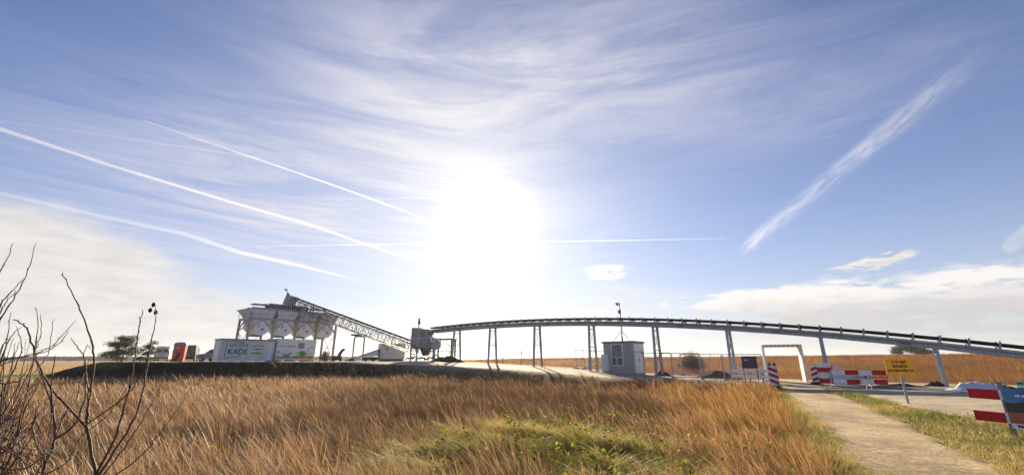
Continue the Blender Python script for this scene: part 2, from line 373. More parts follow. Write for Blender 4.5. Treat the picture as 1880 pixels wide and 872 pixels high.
def np_mesh(name, v, fs, col, m, parent=None, smooth=False):
    me = bpy.data.meshes.new(name); nv, nf, k = len(v), len(fs), fs.shape[1]
    me.vertices.add(nv); me.vertices.foreach_set('co', np.ascontiguousarray(v, np.float32).ravel())
    me.loops.add(nf * k); me.loops.foreach_set('vertex_index', np.ascontiguousarray(fs, np.int32).ravel())
    me.polygons.add(nf); me.polygons.foreach_set('loop_start', np.arange(0, nf * k, k, dtype=np.int32))
    me.polygons.foreach_set('loop_total', np.full(nf, k, np.int32))
    if smooth: me.polygons.foreach_set('use_smooth', np.ones(nf, bool))
    if col is not None:
        a = me.color_attributes.new('col', 'FLOAT_COLOR', 'POINT')
        a.data.foreach_set('color', np.concatenate([col, np.ones((nv, 1))], 1).astype(np.float32).ravel())
    me.update(calc_edges=True); me.validate()
    me.materials.append(m); ob = bpy.data.objects.new(name, me); COL.objects.link(ob)
    if parent is not None: ob.parent = parent
    return ob
xs = axis(-6000, 6000, -66, 44, 0.5); ys = axis(-400, 7000, -2, 66, 0.5)
def ground_z(x, y): return H(x, y) - 0.07 * (in_poly(x, y, PATH) | in_poly(x, y, ROAD))
tag(grid_mesh('ground', xs, ys, ground_z, ground_col, groundmat('heath_soil')), kind='structure')

def resample(pl, n):
    p = np.array(pl, float); d = np.r_[0, np.cumsum(np.linalg.norm(np.diff(p, axis=0), axis=1))]
    t = np.linspace(0, 1, len(pl)); u = np.linspace(0, 1, n)
    # Catmull-like smoothing by cubic interpolation through the control index
    out = np.stack([np.interp(u, t, p[:, 0]), np.interp(u, t, p[:, 1])], -1)
    for _ in range(n // 60):
        out[1:-1] = out[1:-1] * .5 + (out[:-2] + out[2:]) * .25
    return out
def sheet(name, A, B, nl, nw, off, m, cf, jit=0.0):
    a, b = resample(A, nl), resample(B, nl); t = np.linspace(0, 1, nw)[None, :, None]
    p = a[:, None] * (1 - t) + b[:, None] * t
    if jit:
        j = (fbm(p[..., 0] * 3, p[..., 1] * 3, 1.2, 3) - .5) * jit; e = np.zeros(nw); e[0] = -1; e[1] = -.6; e[-1] = 1; e[-2] = .6
        dv = (b - a)[:, None]; dv = dv / np.linalg.norm(dv, axis=-1, keepdims=True); p = p + dv * (j * e)[..., None]
    x, y = p[..., 0], p[..., 1]; z = H(x, y) + off
    z[:, 0] -= .05; z[:, -1] -= .05
    v = np.stack([x, y, z], -1).reshape(-1, 3)
    i = (np.arange(nl - 1)[:, None] * nw + np.arange(nw - 1)).reshape(-1)
    fs = np.stack([i, i + 1, i + nw + 1, i + nw], -1)
    return tag(np_mesh(name, v, fs, cf(x, y).reshape(-1, 3), m, smooth=True), kind='structure')
def pathmat(name, gs=260):
    m = bpy.data.materials.new(name); m.use_nodes = True; t = NT(m.node_tree); b = t.n['Principled BSDF']
    a = t.n.new('ShaderNodeAttribute'); a.attribute_name = 'col'; tc = t.n.new('ShaderNodeTexCoord').outputs['Object']
    n1 = t.noise(tc, 0.9, 6, 0.6); n2 = t.noise(tc, 17, 4, 0.8); n3 = t.noise(tc, 6, 6, .7)
    f = t.m('MULTIPLY', t.m('MULTIPLY', t.mr(n1, 0.3, 0.7, 0.82, 1.15), t.mr(n2, 0.34, 0.66, 0.55, 1.4)), t.mr(n3, .3, .7, .78, 1.2))
    t.l.new(t.mix(1.0, a.outputs['Color'], t.xyz(f, f, f), 'MULTIPLY'), b.inputs['Base Color'])
    b.inputs['Roughness'].default_value = 0.9; b.inputs['Specular IOR Level'].default_value = 0.25
    bn = t.n.new('ShaderNodeBump'); bn.inputs['Strength'].default_value = 0.6; bn.inputs['Distance'].default_value = 0.012
    t.l.new(t.noise(tc, 45, 4, 0.75), bn.inputs['Height']); t.l.new(bn.outputs[0], b.inputs['Normal'])
    return m
def path_col(x, y):
    c = np.zeros(np.shape(x) + (3,)); c[:] = (.55, .42, .235)
    k = np.clip(sstep(fbm(x, y, 1.1, 44), .5, .72) + sstep(fbm(x * 2.2, y * .7, 1.6, 45), .52, .7) * .7, 0, 1)[..., None]; return c * (1 - k) + np.array([.38, .275, .155]) * k
def road_col(x, y):
    s, n = sn(x, y); c = np.zeros(np.shape(x) + (3,)); c[:] = (.50, .40, .28)
    grey_strip = (sstep(s, 10, 4) * sstep(n, 7.6, 6.4) * sstep(n, 1.4, 2.4) * sstep(s, -9, -4))[..., None]          # darker grey strip along the road, broken up by noise
    grey_strip = grey_strip * (.65 + .5 * fbm(x * .5, y, 1.5, 12)[..., None]); grey_strip = np.clip(grey_strip, 0, 1)
    dirt = sstep(fbm(x, y, 3.0, 13), .58, .75)[..., None] * .35
    c = c * (1 - dirt) + np.array([.2, .15, .1]) * dirt
    return c * (1 - grey_strip) + np.array([.13, .135, .145]) * grey_strip
sheet('path', PATH_L, PATH_R, 170, 14, .03, pathmat('path_grit'), path_col, .5)
sheet('road', ROAD_F, ROAD_B, 260, 30, .034, pathmat('road_concrete'), road_col, .3)

# ------------------------------------------------------------------ grass
GM = leafmat('grass_blade', .55, .05)
def blades(name, pos, h, wd, lean, face, col, segs=2, head=None, hcol=None, extra=None):
    n = len(pos); T = np.linspace(0, 1, segs + 1)
    sx, sy = np.cos(face), np.sin(face); v = np.zeros((n, segs + 1, 2, 3)); cc = np.zeros((n, segs + 1, 2, 3))
    for k, t in enumerate(T):
        cx = pos[:, 0] + lean[:, 0] * t ** 1.6; cy = pos[:, 1] + lean[:, 1] * t ** 1.6
        cz = pos[:, 2] + h * t * (1 - .12 * t)
        wp = wd * (1 - .85 * t)
        if head is not None: wp = np.where(head, wd * (.55 if t < .6 else (1.5 if t < .99 else .3)), wp)
        for q, sg in enumerate((-1, 1)):
            v[:, k, q, 0] = cx + sg * sx * wp / 2; v[:, k, q, 1] = cy + sg * sy * wp / 2; v[:, k, q, 2] = cz
            cc[:, k, q] = col
            if head is not None and t > .55: cc[:, k, q] = np.where(head[:, None], hcol, col)
    v = v.reshape(-1, 3); b = np.arange(n)[:, None] * (segs + 1) * 2; k = np.arange(segs)[None, :] * 2
    i = (b + k).reshape(-1); fs = np.stack([i, i + 1, i + 3, i + 2], -1)
    return np_mesh(name, v, fs, cc.reshape(-1, 3), GM)
def scatter(r0, r1, dens, a0=-58, a1=58, power=1.5, r_ref=5.0, dmin=0.0):
    rs = np.linspace(r0, r1, 400); dd = np.maximum(dens * (r_ref / np.maximum(rs, r_ref * .8)) ** power, dmin)
    wgt = dd * rs; cum = np.r_[0, np.cumsum((wgt[1:] + wgt[:-1]) / 2 * np.diff(rs))]; tot = int(cum[-1] * R(a1 - a0))
    r = np.interp(rng.random(tot) * cum[-1], cum, rs); a = R(a0) + rng.random(tot) * R(a1 - a0)
    return r * np.sin(a), r * np.cos(a), r
def lumpy(c, amt): return c * (1 + (rng.random((len(c), 1)) - .5) * amt) * (1 + (rng.random((len(c), 3)) - .5) * .10)

# the moor grass field in front of the embankment, grown in tufts
tx, ty, tr = scatter(3.0, 52, 118, dmin=4.2)
s, n = sn(tx, ty); e = np.interp(tx, EDGE_X, EDGE_Y); pl_x = np.interp(ty, [p[1] for p in PATH_L], [p[0] for p in PATH_L])
clump = fbm(tx, ty, .8, 71); big = fbm(tx, ty, 3.2, 72); huge = fbm(tx, ty, 8.0, 73)
lush = np.exp(-(((tx - .3) / 2.4) ** 4 + ((ty - 7.2) / 2.3) ** 4)) * sstep(fbm(tx, ty, 1.5, 86), .68, .42); edge = pl_x - .55 - tx
keep = ((ty < e - .9 + (clump - .5)) | ((ty < e + .3) & (rng.random(len(tx)) < .16))) & (edge > 0) & (rng.random(len(tx)) > lush * .72) & (rng.random(len(tx)) < .30 + 1.4 * sstep(fbm(tx, ty, 1.3, 70), .30, .55)) & ~((s < 13) & (n < 8.5)) & ~in_poly(tx, ty, PATH) & ~in_poly(tx, ty, ROAD)
tx, ty, tr, clump, big, huge, lush, edge = (q[keep] for q in (tx, ty, tr, clump, big, huge, lush, edge)); nt = len(tx)
orange = sstep(tx - .25 * ty, .2, 3.8)
zone = np.exp(-(((tx - .02 * ty) / (.42 * ty)) ** 4)) * sstep(ty, 6, 10) * (1 - .75 * orange)
dull = np.clip(zone * (.45 + .7 * sstep(big, .35, .6)) + sstep(huge, .52, .68) * .5 + sstep(fbm(tx, ty, 1.7, 77), .6, .75) * .6, 0, 1)
tan = np.array([.27, .142, .068]); brown = np.array([.13, .066, .036]); rust = np.array([.32, .142, .040]); ol = np.array([.25, .215, .045]); pale = np.array([.42, .27, .145])
k1 = np.clip(sstep(big, .38, .60) * .75 + .7 * rng.random(nt) - .22, 0, 1)[:, None]; tcol = brown * (1 - k1) + tan * k1
og = orange[:, None]; tcol = tcol * (1 - og) + rust * (.7 + .6 * rng.random((nt, 1))) * og
tcol = np.where((rng.random((nt, 1)) < .08 + .30 * og), ol, tcol); tcol = tcol * (1 - .52 * dull[:, None])
heather = rng.random(nt) < .05 + .26 * dull; tcol = np.where(heather[:, None], np.array([.085, .05, .032]), tcol)
th = (.16 + .30 * big + .34 * rng.random(nt) ** 1.3 + .14 * sstep(fbm(tx, ty, 1.1, 79), .45, .65)) * np.where(edge < 1.2, .7 + .25 * edge, 1) * (1 - .45 * lush) * (1 - .2 * dull) * np.where(heather, .62, 1) * np.interp(tr, [0, 5, 12, 60], [.72, .85, 1.0, 1.05])
td = np.stack([-.36 + .20 * rng.standard_normal(nt), -.05 + .16 * rng.standard_normal(nt)], -1)
per = rng.integers(12, 28, nt); per = np.where(heather, per + 6, per); ti = np.repeat(np.arange(nt), per); nb = len(ti)
a = rng.random(nb) * 2 * math.pi; rad = np.abs(rng.standard_normal(nb)) * .085 * np.maximum(tr[ti] / 8, .8) ** .8; fan = (.12 + .45 * rng.random(nb)) * np.where(heather[ti], 1.3, 1)
x = tx[ti] + np.cos(a) * rad; y = ty[ti] + np.sin(a) * rad; r = tr[ti]
h = th[ti] * (.55 + .7 * rng.random(nb)); stray = (rng.random(nb) < .14)[:, None] * rng.standard_normal((nb, 2)) * .55; lean = (td[ti] + stray + np.stack([np.cos(a), np.sin(a)], -1) * fan[:, None] + .10 * rng.standard_normal((nb, 2))) * h[:, None]
col = lumpy(tcol[ti], .8); head = (rng.random(nb) < .30 * (1 - .75 * dull[ti])) & ~heather[ti]
hcol = lumpy(pale * (1 - og[ti]) * (1 - .3 * dull[ti])[:, None] + np.array([.42, .225, .088]) * og[ti], .6)
lean = np.where(head[:, None], lean * .8 + np.array([-.14, 0]) * h[:, None], lean); h = np.where(head, h * 1.25, h)
wd = .0037 * np.maximum(r / 5, .8) ** .80 * (.6 + .8 * rng.random(nb))
keep = (x < np.interp(y, [p[1] for p in PATH_L], [p[0] for p in PATH_L]) - .3)
x, y, h, wd, lean, col, head, hcol = (q[keep] for q in (x, y, h, wd, lean, col, head, hcol))
tag(blades('moor_grass', np.stack([x, y, H(x, y) - .02], -1), h, wd, lean, rng.random(len(x)) * math.pi, col, 3, head, hcol), 'tall tan and rust moor grass filling the field before the dark embankment', 'grass', kind='stuff')

# the heath beyond the conveyor
x, y, r = scatter(32, 150, 26, -50, 60, 1.25, 32, 1.2)
s, n = sn(x, y); keep = (n < -5.5 + (fbm(x, y, 2, 3) - .5) * 3) & (padmask(x, y) < .15) & (x > -32) & ~in_poly(x, y, ROAD)
keep &= ~in_poly(x, y, PATH)
x, y, r, n = (q[keep] for q in (x, y, r, n))
b1 = fbm(x, y, 14, 55); b2 = fbm(x, y, 4, 56)
h = (.45 + .5 * b2) * (.7 + .5 * rng.random(len(x)))
col = np.array([.31, .135, .036]) * (.8 + .35 * b2[:, None]); pk = sstep(b1, .5, .68)[:, None] * .7; col = col * (1 - pk) + np.array([.40, .235, .09]) * pk
dk = np.clip(sstep(b2, .52, .68) * .6 + sstep(fbm(x, y * 2.5, 9, 58), .5, .62) * .5, 0, .85)[:, None]; col = col * (1 - dk) + np.array([.12, .06, .025]) * dk; col = lumpy(col, .6)
lean = np.stack([-.25 + .2 * rng.standard_normal(len(x)), .2 * rng.standard_normal(len(x))], -1) * h[:, None]
tag(blades('heath_grass', np.stack([x, y, H(x, y) - .02], -1), h, .012 * (r / 30) ** .9 * (.6 + .8 * rng.random(len(x))), lean, rng.random(len(x)) * math.pi, col, 2),
    'rust orange heath grass rising behind the long conveyor', 'grass', kind='stuff')

# the flat straw field far left
x, y, r = scatter(40, 170, 9, -58, -28, 1.2, 40, .8)
keep = (padmask(x, y) < .05) & (x < -34 - 0 * y) & (y > 43); x, y, r = x[keep], y[keep], r[keep]
gs = sstep(np.abs(y - 54 - (x + 50) * -.1), 8, 4); h = (.35 + .3 * fbm(x, y, 5, 8)) * (.7 + .5 * rng.random(len(x))) * (1 - .5 * gs)
col = np.array([.46, .30, .12]) * (1 - gs[:, None]) + np.array([.10, .14, .03]) * gs[:, None]
lean = np.stack([-.2 + .2 * rng.standard_normal(len(x)), .2 * rng.standard_normal(len(x))], -1) * h[:, None]
tag(blades('straw_grass', np.stack([x, y, H(x, y) - .02], -1), h, .014 * (r / 30) ** .9, lean, rng.random(len(x)) * math.pi, lumpy(col, .5), 2),
    'pale straw coloured grass on the flat field at far left', 'grass', kind='stuff')

# short verges along both sides of the path
x, y, r = scatter(3.2, 34, 2600, 14, 60, 1.55)
s, n = sn(x, y); px_l = np.interp(y, [p[1] for p in PATH_L], [p[0] for p in PATH_L]); px_r = np.interp(y, [p[1] for p in PATH_R], [p[0] for p in PATH_R])
rf = np.interp(y, [7.4, 11, 14, 17.4, 22.6, 25.2], [15.2, 13.5, 13.9, 15.3, 17.7, 17.9])
jit = (fbm(x, y, .5, 61) - .5) * .7
lv = (x > px_l - 1.1) & (x < px_l + .22 + jit * 1.1) & (y < 33)
rv = (x > px_r - .22 + jit * 1.1) & (x < rf + jit * 1.5) & (y < 24.8) & (y > 2)
keep = (lv | rv) & (rng.random(len(x)) < .35 + sstep(fbm(x, y, .4, 62), .3, .6))
x, y, r, px_r, px_l = (q[keep] for q in (x, y, r, px_r, px_l)); lv = x < (px_l + px_r) / 2
gr = sstep(fbm(x, y, 1.3, 63), .45, .68) * .75; mead = sum(np.exp(-(((x - a) / sa) ** 2 + ((y - b) / sb) ** 2)) for a, b, sa, sb in ((12.6, 13.3, 1.1, .55), (15.9, 20.6, .6, .8), (17.2, 23.6, .5, .6)))
gr = np.clip(gr + mead, 0, 1)[:, None]
dry = np.array([.46, .35, .12]); green = np.array([.17, .19, .032]); col = dry * (1 - gr) + green * gr; col = col * (1 - .55 * np.clip(mead, 0, 1)[:, None]) + np.array([.075, .15, .012]) * .55 * np.clip(mead, 0, 1)[:, None]
h = (.07 + .10 * fbm(x, y, .6, 64) + .14 * np.clip(mead, 0, 1)) * (.5 + .9 * rng.random(len(x))) + np.where(lv, .05, 0)
lean = rng.standard_normal((len(x), 2)) * h[:, None] * .55 + np.array([-.3, -.2]) * h[:, None]
tag(blades('verge_grass', np.stack([x, y, H(x, y) - .01], -1), h, .0046 * np.maximum(r / 5, .8) ** .8 * (.6 + .8 * rng.random(len(x))), lean, rng.random(len(x)) * math.pi, lumpy(col, .6), 2),
    'short green and yellow grass along both edges of the sandy path', 'grass', kind='stuff')

# flattened lush tussock in the middle of the foreground
nn = 92000; x = .4 + rng.standard_normal(nn) * 1.75; y = 7.2 + rng.standard_normal(nn) * 1.45
keep = (np.abs((x - .4) / 3.2) ** 2 + np.abs((y - 7.2) / 2.9) ** 2 < 1.05 - 2.4 * (fbm(x, y, 1.5, 86) - .42)) & (y > 3.6) & (rng.random(nn) < .06 + 1.2 * sstep(fbm(x, y, .38, 81), .42, .6)); x, y = x[keep], y[keep]
k = (fbm(x, y, .6, 82) * .65 + .35 * rng.random(len(x)))[:, None]; col = np.array([.62, .50, .20]) * (1 - sstep(k, .46, .62)) + np.array([.22, .25, .04]) * sstep(k, .44, .6)
h = (.05 + .38 * fbm(x, y, .35, 83)) * (.5 + .9 * rng.random(len(x)))
th = fbm(x, y, .45, 84) * 9 + rng.standard_normal(len(x)) * .9; lean = np.stack([np.cos(th), np.sin(th)], -1) * (h * (.8 + .9 * rng.random(len(x))))[:, None] + np.array([-.1, -.08])
tag(blades('lush_grass', np.stack([x, y, H(x, y) - .01], -1), h, .0105 * (.5 + .9 * rng.random(len(x))), lean, rng.random(len(x)) * math.pi, lumpy(col, .6), 3),
    'flattened yellow green tussock grass with bramble leaves in the middle foreground', 'grass', kind='stuff')

def leaves(name, pos, size, col, parent=None, m=None, nrm=None):
    n = len(pos); a = rng.standard_normal((n, 3)); a /= np.linalg.norm(a, axis=1, keepdims=True); b = rng.standard_normal((n, 3)); b -= a * (a * b).sum(1, keepdims=True); b /= np.linalg.norm(b, axis=1, keepdims=True)
    s = size[:, None]; c = np.cross(a, b) * s * .12
    v = np.stack([pos - a * s * .6, pos + b * s * .36 + c, pos + a * s * .6, pos - b * s * .36 + c], 1).reshape(-1, 3)
    fs = np.arange(n * 4).reshape(n, 4)
    return np_mesh(name, v, fs, np.repeat(col, 4, 0), m or leafmat('leaf', .5, .015), parent)
# bramble and weeds among the grass
spots = [(at(975, 800, 6.4), 70, .5), (at(790, 850, 5.4), 90, .4), (at(700, 858, 5.2), 60, .3), (at(1105, 815, 6.4), 50, .25), (at(1060, 770, 8.0), 60, .5), (at(940, 790, 7.2), 60, .4), (at(1370, 808, 7.4), 50, .3), (at(1350, 800, 7.4), 36, .2),
         (at(335, 820, 6.5), 26, .25), (at(425, 795, 8.0), 26, .3), (at(560, 800, 7.4), 26, .25), (at(1110, 770, 8.2), 36, .3), (at(930, 735, 11.5), 20, .25), (at(1170, 760, 9), 40, .5), (at(985, 860, 5.3), 40, .25), (at(1300, 775, 8.5), 60, .6), (at(860, 870, 5.2), 80, .5), (at(1000, 845, 5.6), 90, .6), (at(820, 790, 7.4), 40, .5)]
pp, cc = [], []
for c, k, sp_ in spots:
    z0 = float(H(c.x, c.y)); q = np.stack([c.x + rng.standard_normal(k) * sp_ * .6, c.y + rng.standard_normal(k) * sp_ * .5, z0 + .22 + .16 * rng.random(k)], -1); pp.append(q)
    pal = np.array([[.14, .19, .02], [.30, .29, .02], [.52, .40, .02], [.07, .10, .02], [.55, .22, .03]]); cc.append(pal[rng.choice(5, k, p=[.34, .26, .16, .18, .06])])
k = 2300; lx, ly = .3 + rng.standard_normal(k) * 1.5, 7.1 + rng.standard_normal(k) * 1.4; kp = (fbm(lx, ly, .5, 91) > .50) & (ly > 4.2); lx, ly = lx[kp], ly[kp]
pp.append(np.stack([lx, ly, H(lx, ly) + .14 + .34 * rng.random(len(lx))], -1)); pal = np.array([[.13, .17, .03], [.24, .25, .035], [.06, .085, .02], [.40, .32, .05], [.30, .14, .04]]); cc.append(pal[rng.choice(5, len(lx), p=[.36, .24, .28, .08, .04])])
k = 700; lx, ly = rng.uniform(1.5, 6, k), rng.uniform(5.5, 13, k); kp = (fbm(lx, ly, .7, 92) > .58) & (lx < np.interp(ly, [p[1] for p in PATH_L], [p[0] for p in PATH_L]) - 1); lx, ly = lx[kp], ly[kp]
pp.append(np.stack([lx, ly, H(lx, ly) + .3 + .3 * rng.random(len(lx))], -1)); cc.append(pal[rng.choice(5, len(lx), p=[.3, .3, .1, .2, .1])])
pp = np.concatenate(pp); cc = np.concatenate(cc); kp = pp[:, 0] < np.interp(pp[:, 1], [p[1] for p in PATH_L], [p[0] for p in PATH_L]) - .35; pp, cc = pp[kp], cc[kp]
tag(leaves('bramble_leaves', pp, .052 * (.45 + .9 * rng.random(len(pp))), lumpy(cc, .4)), 'scattered yellow green bramble leaves among the foreground grass', 'brambles', kind='stuff')
# ------------------------------------------------------------------ the long conveyor and its pylons
def zb(s):                                            # underside of the girder along the run
    return np.interp(s, ZS, ZV)
PYL = [(1724, 639.5, 0.0), (1505, 619.5, 5.9), (1334, 607, 12.1), (1198, 599.5, 18.3), (1084, 597, 25.0), (988, 598.5, 32.0), (903, 602.5, 38.9), (842, 606.5, 45.4)]
ZS, ZV = [], []
for px, py, s in PYL:
    p = pt(s); x, y, z = ray(px, py); ZS.append(s); ZV.append(CAMZ + z / y * p.y)
cf = np.polyfit(ZS, ZV, 3); SX = np.linspace(-14, 53, 68)
ZS, ZV = list(SX), list(np.polyval(cf, SX))
S0, S1 = -13.0, 50.5
conv = thing('belt_conveyor', 'long grey conveyor belt arching over the road and path on pylons', 'conveyor', pt(0, 0, 0))
O = Vector(pt(0))
def cp(s, n, dzz): return pt(s, n, float(zb(s)) + dzz) - O
b = MB(); st = np.linspace(S0, S1, 54)
for n in (-.50, .50):
    for i in range(len(st) - 1):
        p, q = cp(st[i], n, .17), cp(st[i + 1], n, .17); b.bar(p, q, .05, .30)
        b.bar(cp(st[i], n, .335), cp(st[i + 1], n, .335), .15, .03); b.bar(cp(st[i], n, .005), cp(st[i + 1], n, .005), .15, .03)
b.build('girder', GALV, conv)
for i in range(0, len(st), 2):
    b = MB(); b.bar(cp(st[i], -.47, .12), cp(st[i], .47, .12), .07); b.build('cross_member', GALV, conv)
for i in range(0, len(st) - 1, 6):
    for n in (-.53, .53):
        b = MB(); b.bar(cp(st[i] - .28, n, .17), cp(st[i] + .28, n, .17), .02, .24); b.build('splice_plate', GALVD, conv)
prof = [(-.52, .76), (-.50, .64), (-.22, .56), (.22, .56), (.50, .64), (.52, .76), (.49, .76), (.47, .665), (.21, .585), (-.21, .585), (-.47, .665), (-.49, .76)]
b = MB(); b.loft([[cp(s, n, z) for n, z in prof] for s in np.linspace(S0, S1, 80)]); b.build('belt', RUBBER, conv)
prof2 = [(-.42, .40), (.42, .40), (.42, .42), (-.42, .42)]
b = MB(); b.loft([[cp(s, n, z) for n, z in prof2] for s in np.linspace(S0, S1, 60)]); b.build('return_belt', RUBBER, conv)
b = MB(); b.tube([cp(s, .62, .66 + .03 * math.sin(s * 2.6)) for s in np.linspace(S0, S1, 150)], .012, 5); b.build('pull_cord', BLACK, conv)
b = MB(); b.loft([[cp(s, n, z) for n, z in ((.56, .20), (.66, .20), (.66, .27), (.56, .27))] for s in np.linspace(S0, S1 - .5, 60)]); b.build('cable_tray', GALVD, conv)
i0 = None
for s in np.arange(S0 + .6, S1 - 1, 1.22):
    if i0 is None:
        b = MB()
        for n in (-.56, .56):
            b.box(-.05, .05, n - .02, n + .02, .33, .86); b.box(-.09, .09, n - .04, n + .04, .33, .38)
        b.bar((0, -.54, .42), (0, .54, .42), .06, .05)
        b.tube([(0, -.53, .60), (0, -.20, .525)], .045, 8); b.tube([(0, -.19, .52), (0, .19, .52)], .045, 8); b.tube([(0, .20, .525), (0, .53, .60)], .045, 8)
        i0 = b.build('idler_frame', GALV, conv); o = i0
    else:
        o = i0.copy(); COL.objects.link(o); o.parent = conv
    p = cp(s, 0, 0); q = cp(s + .5, 0, 0); d = (q - p).normalized()
    yv = Vector((N[0], N[1], 0)); zv = d.cross(yv); zv = zv if zv.z > 0 else -zv
    yv = zv.cross(d); o.matrix_local = Matrix.Translation(p) @ Matrix((d, yv, zv)).transposed().to_4x4()
plab = ['grey conveyor pylon beside the white tarpaulin', 'grey conveyor pylon just right of the white portal', 'grey conveyor pylon behind the fence and white rails', 'grey conveyor pylon at the door side of the grey cabin',
        'grey conveyor pylon by the pale blue cabinet', 'braced conveyor pylon standing alone, second left of the cabin', 'braced conveyor pylon casting a shadow on the sandy ramp', 'braced conveyor pylon nearest the transfer tower']
for (px, py, s), lb in zip(PYL, plab):
    base = pt(s); gz = float(H(base.x, base.y)) + .02; h = float(zb(s)) - gz - .01
    t = thing('conveyor_pylon', lb, 'pylon', (base.x, base.y, gz), math.atan2(N[1], N[0]), 'pylons carrying the long conveyor')
    for sg in (-1, 1):
        b = MB(); f0, f1 = sg * (.78 if h > 3 else .50), sg * .50
        def wbar(z0, z1, dx_, dy_, a, c):
            x0 = f0 + (f1 - f0) * z0 / h; x1 = f0 + (f1 - f0) * z1 / h
            b.bar((x0 + dx_, dy_, z0), (x1 + dx_, dy_, z1), a, c, up=(0, 1, 0))
        wbar(0.04, h - .02, -.09, 0, .018, .17); wbar(.04, h - .02, .09, 0, .018, .17); wbar(.04, h - .02, 0, 0, .16, .014)
        b.box(f0 - .2, f0 + .2, -.2, .2, 0, .035); b.box(f1 - .16, f1 + .16, -.15, .15, h - .03, h)
        b.build('leg', GALV, t)
    def lx(z): return (.78 if h > 3 else .50) + (.50 - (.78 if h > 3 else .50)) * z / h - .09
    lv = [h - .35] + ([h * .52, h * .2] if h > 3.4 else ([h * .3] if h > 2.6 else []))
    for z in lv:
        b = MB(); b.bar((-lx(z), 0, z), (lx(z), 0, z), .08); b.build('crossbar', GALV, t)
    b = MB()
    for z1, z0 in zip(lv[:-1], lv[1:]):
        b.bar((-lx(z1), .03, z1 - .05), (lx(z0), .03, z0 + .05), .03); b.bar((lx(z1), -.03, z1 - .05), (-lx(z0), -.03, z0 + .05), .03)
    if len(lv) > 1: b.build('cross_brace', GALV, t)

# ------------------------------------------------------------------ transfer tower at the conveyor's head
PADZ = 1.43
c = at(781, 650, 58.0); T = thing('transfer_tower', 'grey ribbed transfer tower where the two conveyors meet', 'conveyor tower', (c.x, c.y, PADZ), R(-6))
b = MB(); b.loft([[(x, y, z) for x, y in ((-a, -bb), (a, -bb), (a, bb), (-a, bb))] for z, a, bb in ((1.95, 1.5, 1.0), (2.2, 1.75, 1.25), (3.55, 1.75, 1.25))]); 
b.build('hopper_box', TOWERM, T); T.scale = (1, 1, .83)
b = MB()
for i in range(9): b.box(-1.7 + i * .42, -1.64 + i * .42, -1.32, -1.252, 2.25, 3.5)
b.box(-1.8, 1.8, -1.34, -1.254, 3.50, 3.60); b.box(-1.8, 1.8, -1.34, -1.254, 2.2, 2.28); b.build('rib', GALV, T)
b = MB(); b.box(-1.78, .55, -1.1, 1.1, 3.74, 5.05); b.box(-1.82, -.75, -1.0, 1.0, 5.053, 5.30); b.build('head_box', TOWERM, T)
b = MB(); b.box(-1.85, .9, -1.15, 1.15, 3.60, 3.735); b.build('head_frame', GALV, T)
b = MB(); b.box(-.45, -.2, -1.14, -1.103, 4.2, 4.85); b.box(-.9, -.6, -1.14, -1.103, 4.3, 4.7); b.build('red_panel', REDP, T)
b = MB(); b.tube([(.5, -.8, 4.55), (.5, .8, 4.55)], .33, 14); b.build('head_drum', BLACK, T)
b = MB(); b.box(1.02, 1.62, -1.36, -1.345, 3.05, 3.75); b.build('sign_plate', WHITE, T)
b = MB(); b.box(1.2, 1.45, -1.37, -1.362, 3.25, 3.5); b.build('sign_mark', INKG, T)
for x in (-1.65, 1.45):
    for y in (-1.15, 1.15):
        b = MB(); b.bar((x, y, 0), (x, y, 2.25), .2); b.box(x - .2, x + .2, y - .2, y + .2, -.05, .03); b.build('leg', GALV, T)
b = MB()
for y in (-1.0, 1.0):
    b.bar((1.75, y, 3.5), (3.9, y, 3.5), .16); b.bar((1.75, y, 1.55), (3.75, y, 1.55), .07)
    b.bar((1.9, y, 3.35), (3.7, y, 2.0), .07); b.bar((2.6, y, 3.4), (3.75, y, 2.3), .05); b.bar((2.0, y, .35), (3.75, y, 1.5), .08)
b.bar((3.8, -1, 3.42), (3.8, 1, 3.42), .1); b.build('side_frame', GALVD, T)
for y in (-1.0, 1.0):
    b = MB(); b.bar((3.86, y, -.05), (3.86, y, 3.58), .2); b.build('frame_leg', GALVD, T)
b = MB(); b.loft([[(x, y, z) for x, y in ((-a, -a), (a, -a), (a, a), (-a, a))] for z, a in ((.9, .30), (1.945, .62))]); b.build('chute', BLACK, T)
b = MB()
for i in range(7): b.bar((-2.6 + i * .9, -.75, .25 + .25 * (i % 3)), (-2.2 + i * .9, .6, .45 + .3 * ((i + 1) % 3)), .16)
for i in range(5): b.tube([(-2.0 + i * 1.1, -.9, .45), (-2.0 + i * 1.1, .9, .45)], .16, 10)
b.bar((-3.0, -.6, .62), (3.4, -.6, .30), .1); b.bar((-3.0, .6, .62), (3.4, .6, .30), .1); b.build('feeder', BLACK, T)
b = MB(); b.bar((1.7, -1.3, .02), (1.55, -1.5, 2.9), .28); b.build('downpipe', GALV, T)

# ------------------------------------------------------------------ lattice conveyor rising to the bins
q0, q1 = at(794, 645, 57.6), at(535, 549, 60.5)
LC = thing('lattice_conveyor', 'sloping lattice truss conveyor with handrails rising left to the bins', 'conveyor', (q0.x, q0.y, q0.z))
d = (q1 - q0); L = d.length; d.normalize(); yv = Vector((0, 0, 1)).cross(d).normalized(); zv = d.cross(yv)
LC.matrix_world = Matrix.Translation(q0) @ Matrix((d, yv, zv)).transposed().to_4x4()
b = MB(); h0, hw = 1.18, .62; st = np.linspace(0, L, 23)
for y in (-hw, hw):
    b.bar((0, y, 0), (L, y, 0), .09); b.bar((0, y, -h0), (L, y, -h0), .09)
    for i in range(22):
        b.bar((st[i], y, -h0), (st[i], y, 0), .05); b.bar((st[i], y, -h0 if i % 2 else 0), (st[i + 1], y, 0 if i % 2 else -h0), .05)
for x in st: b.bar((x, -hw, -h0), (x, hw, -h0), .05); b.bar((x, -hw, 0), (x, hw, 0), .05)
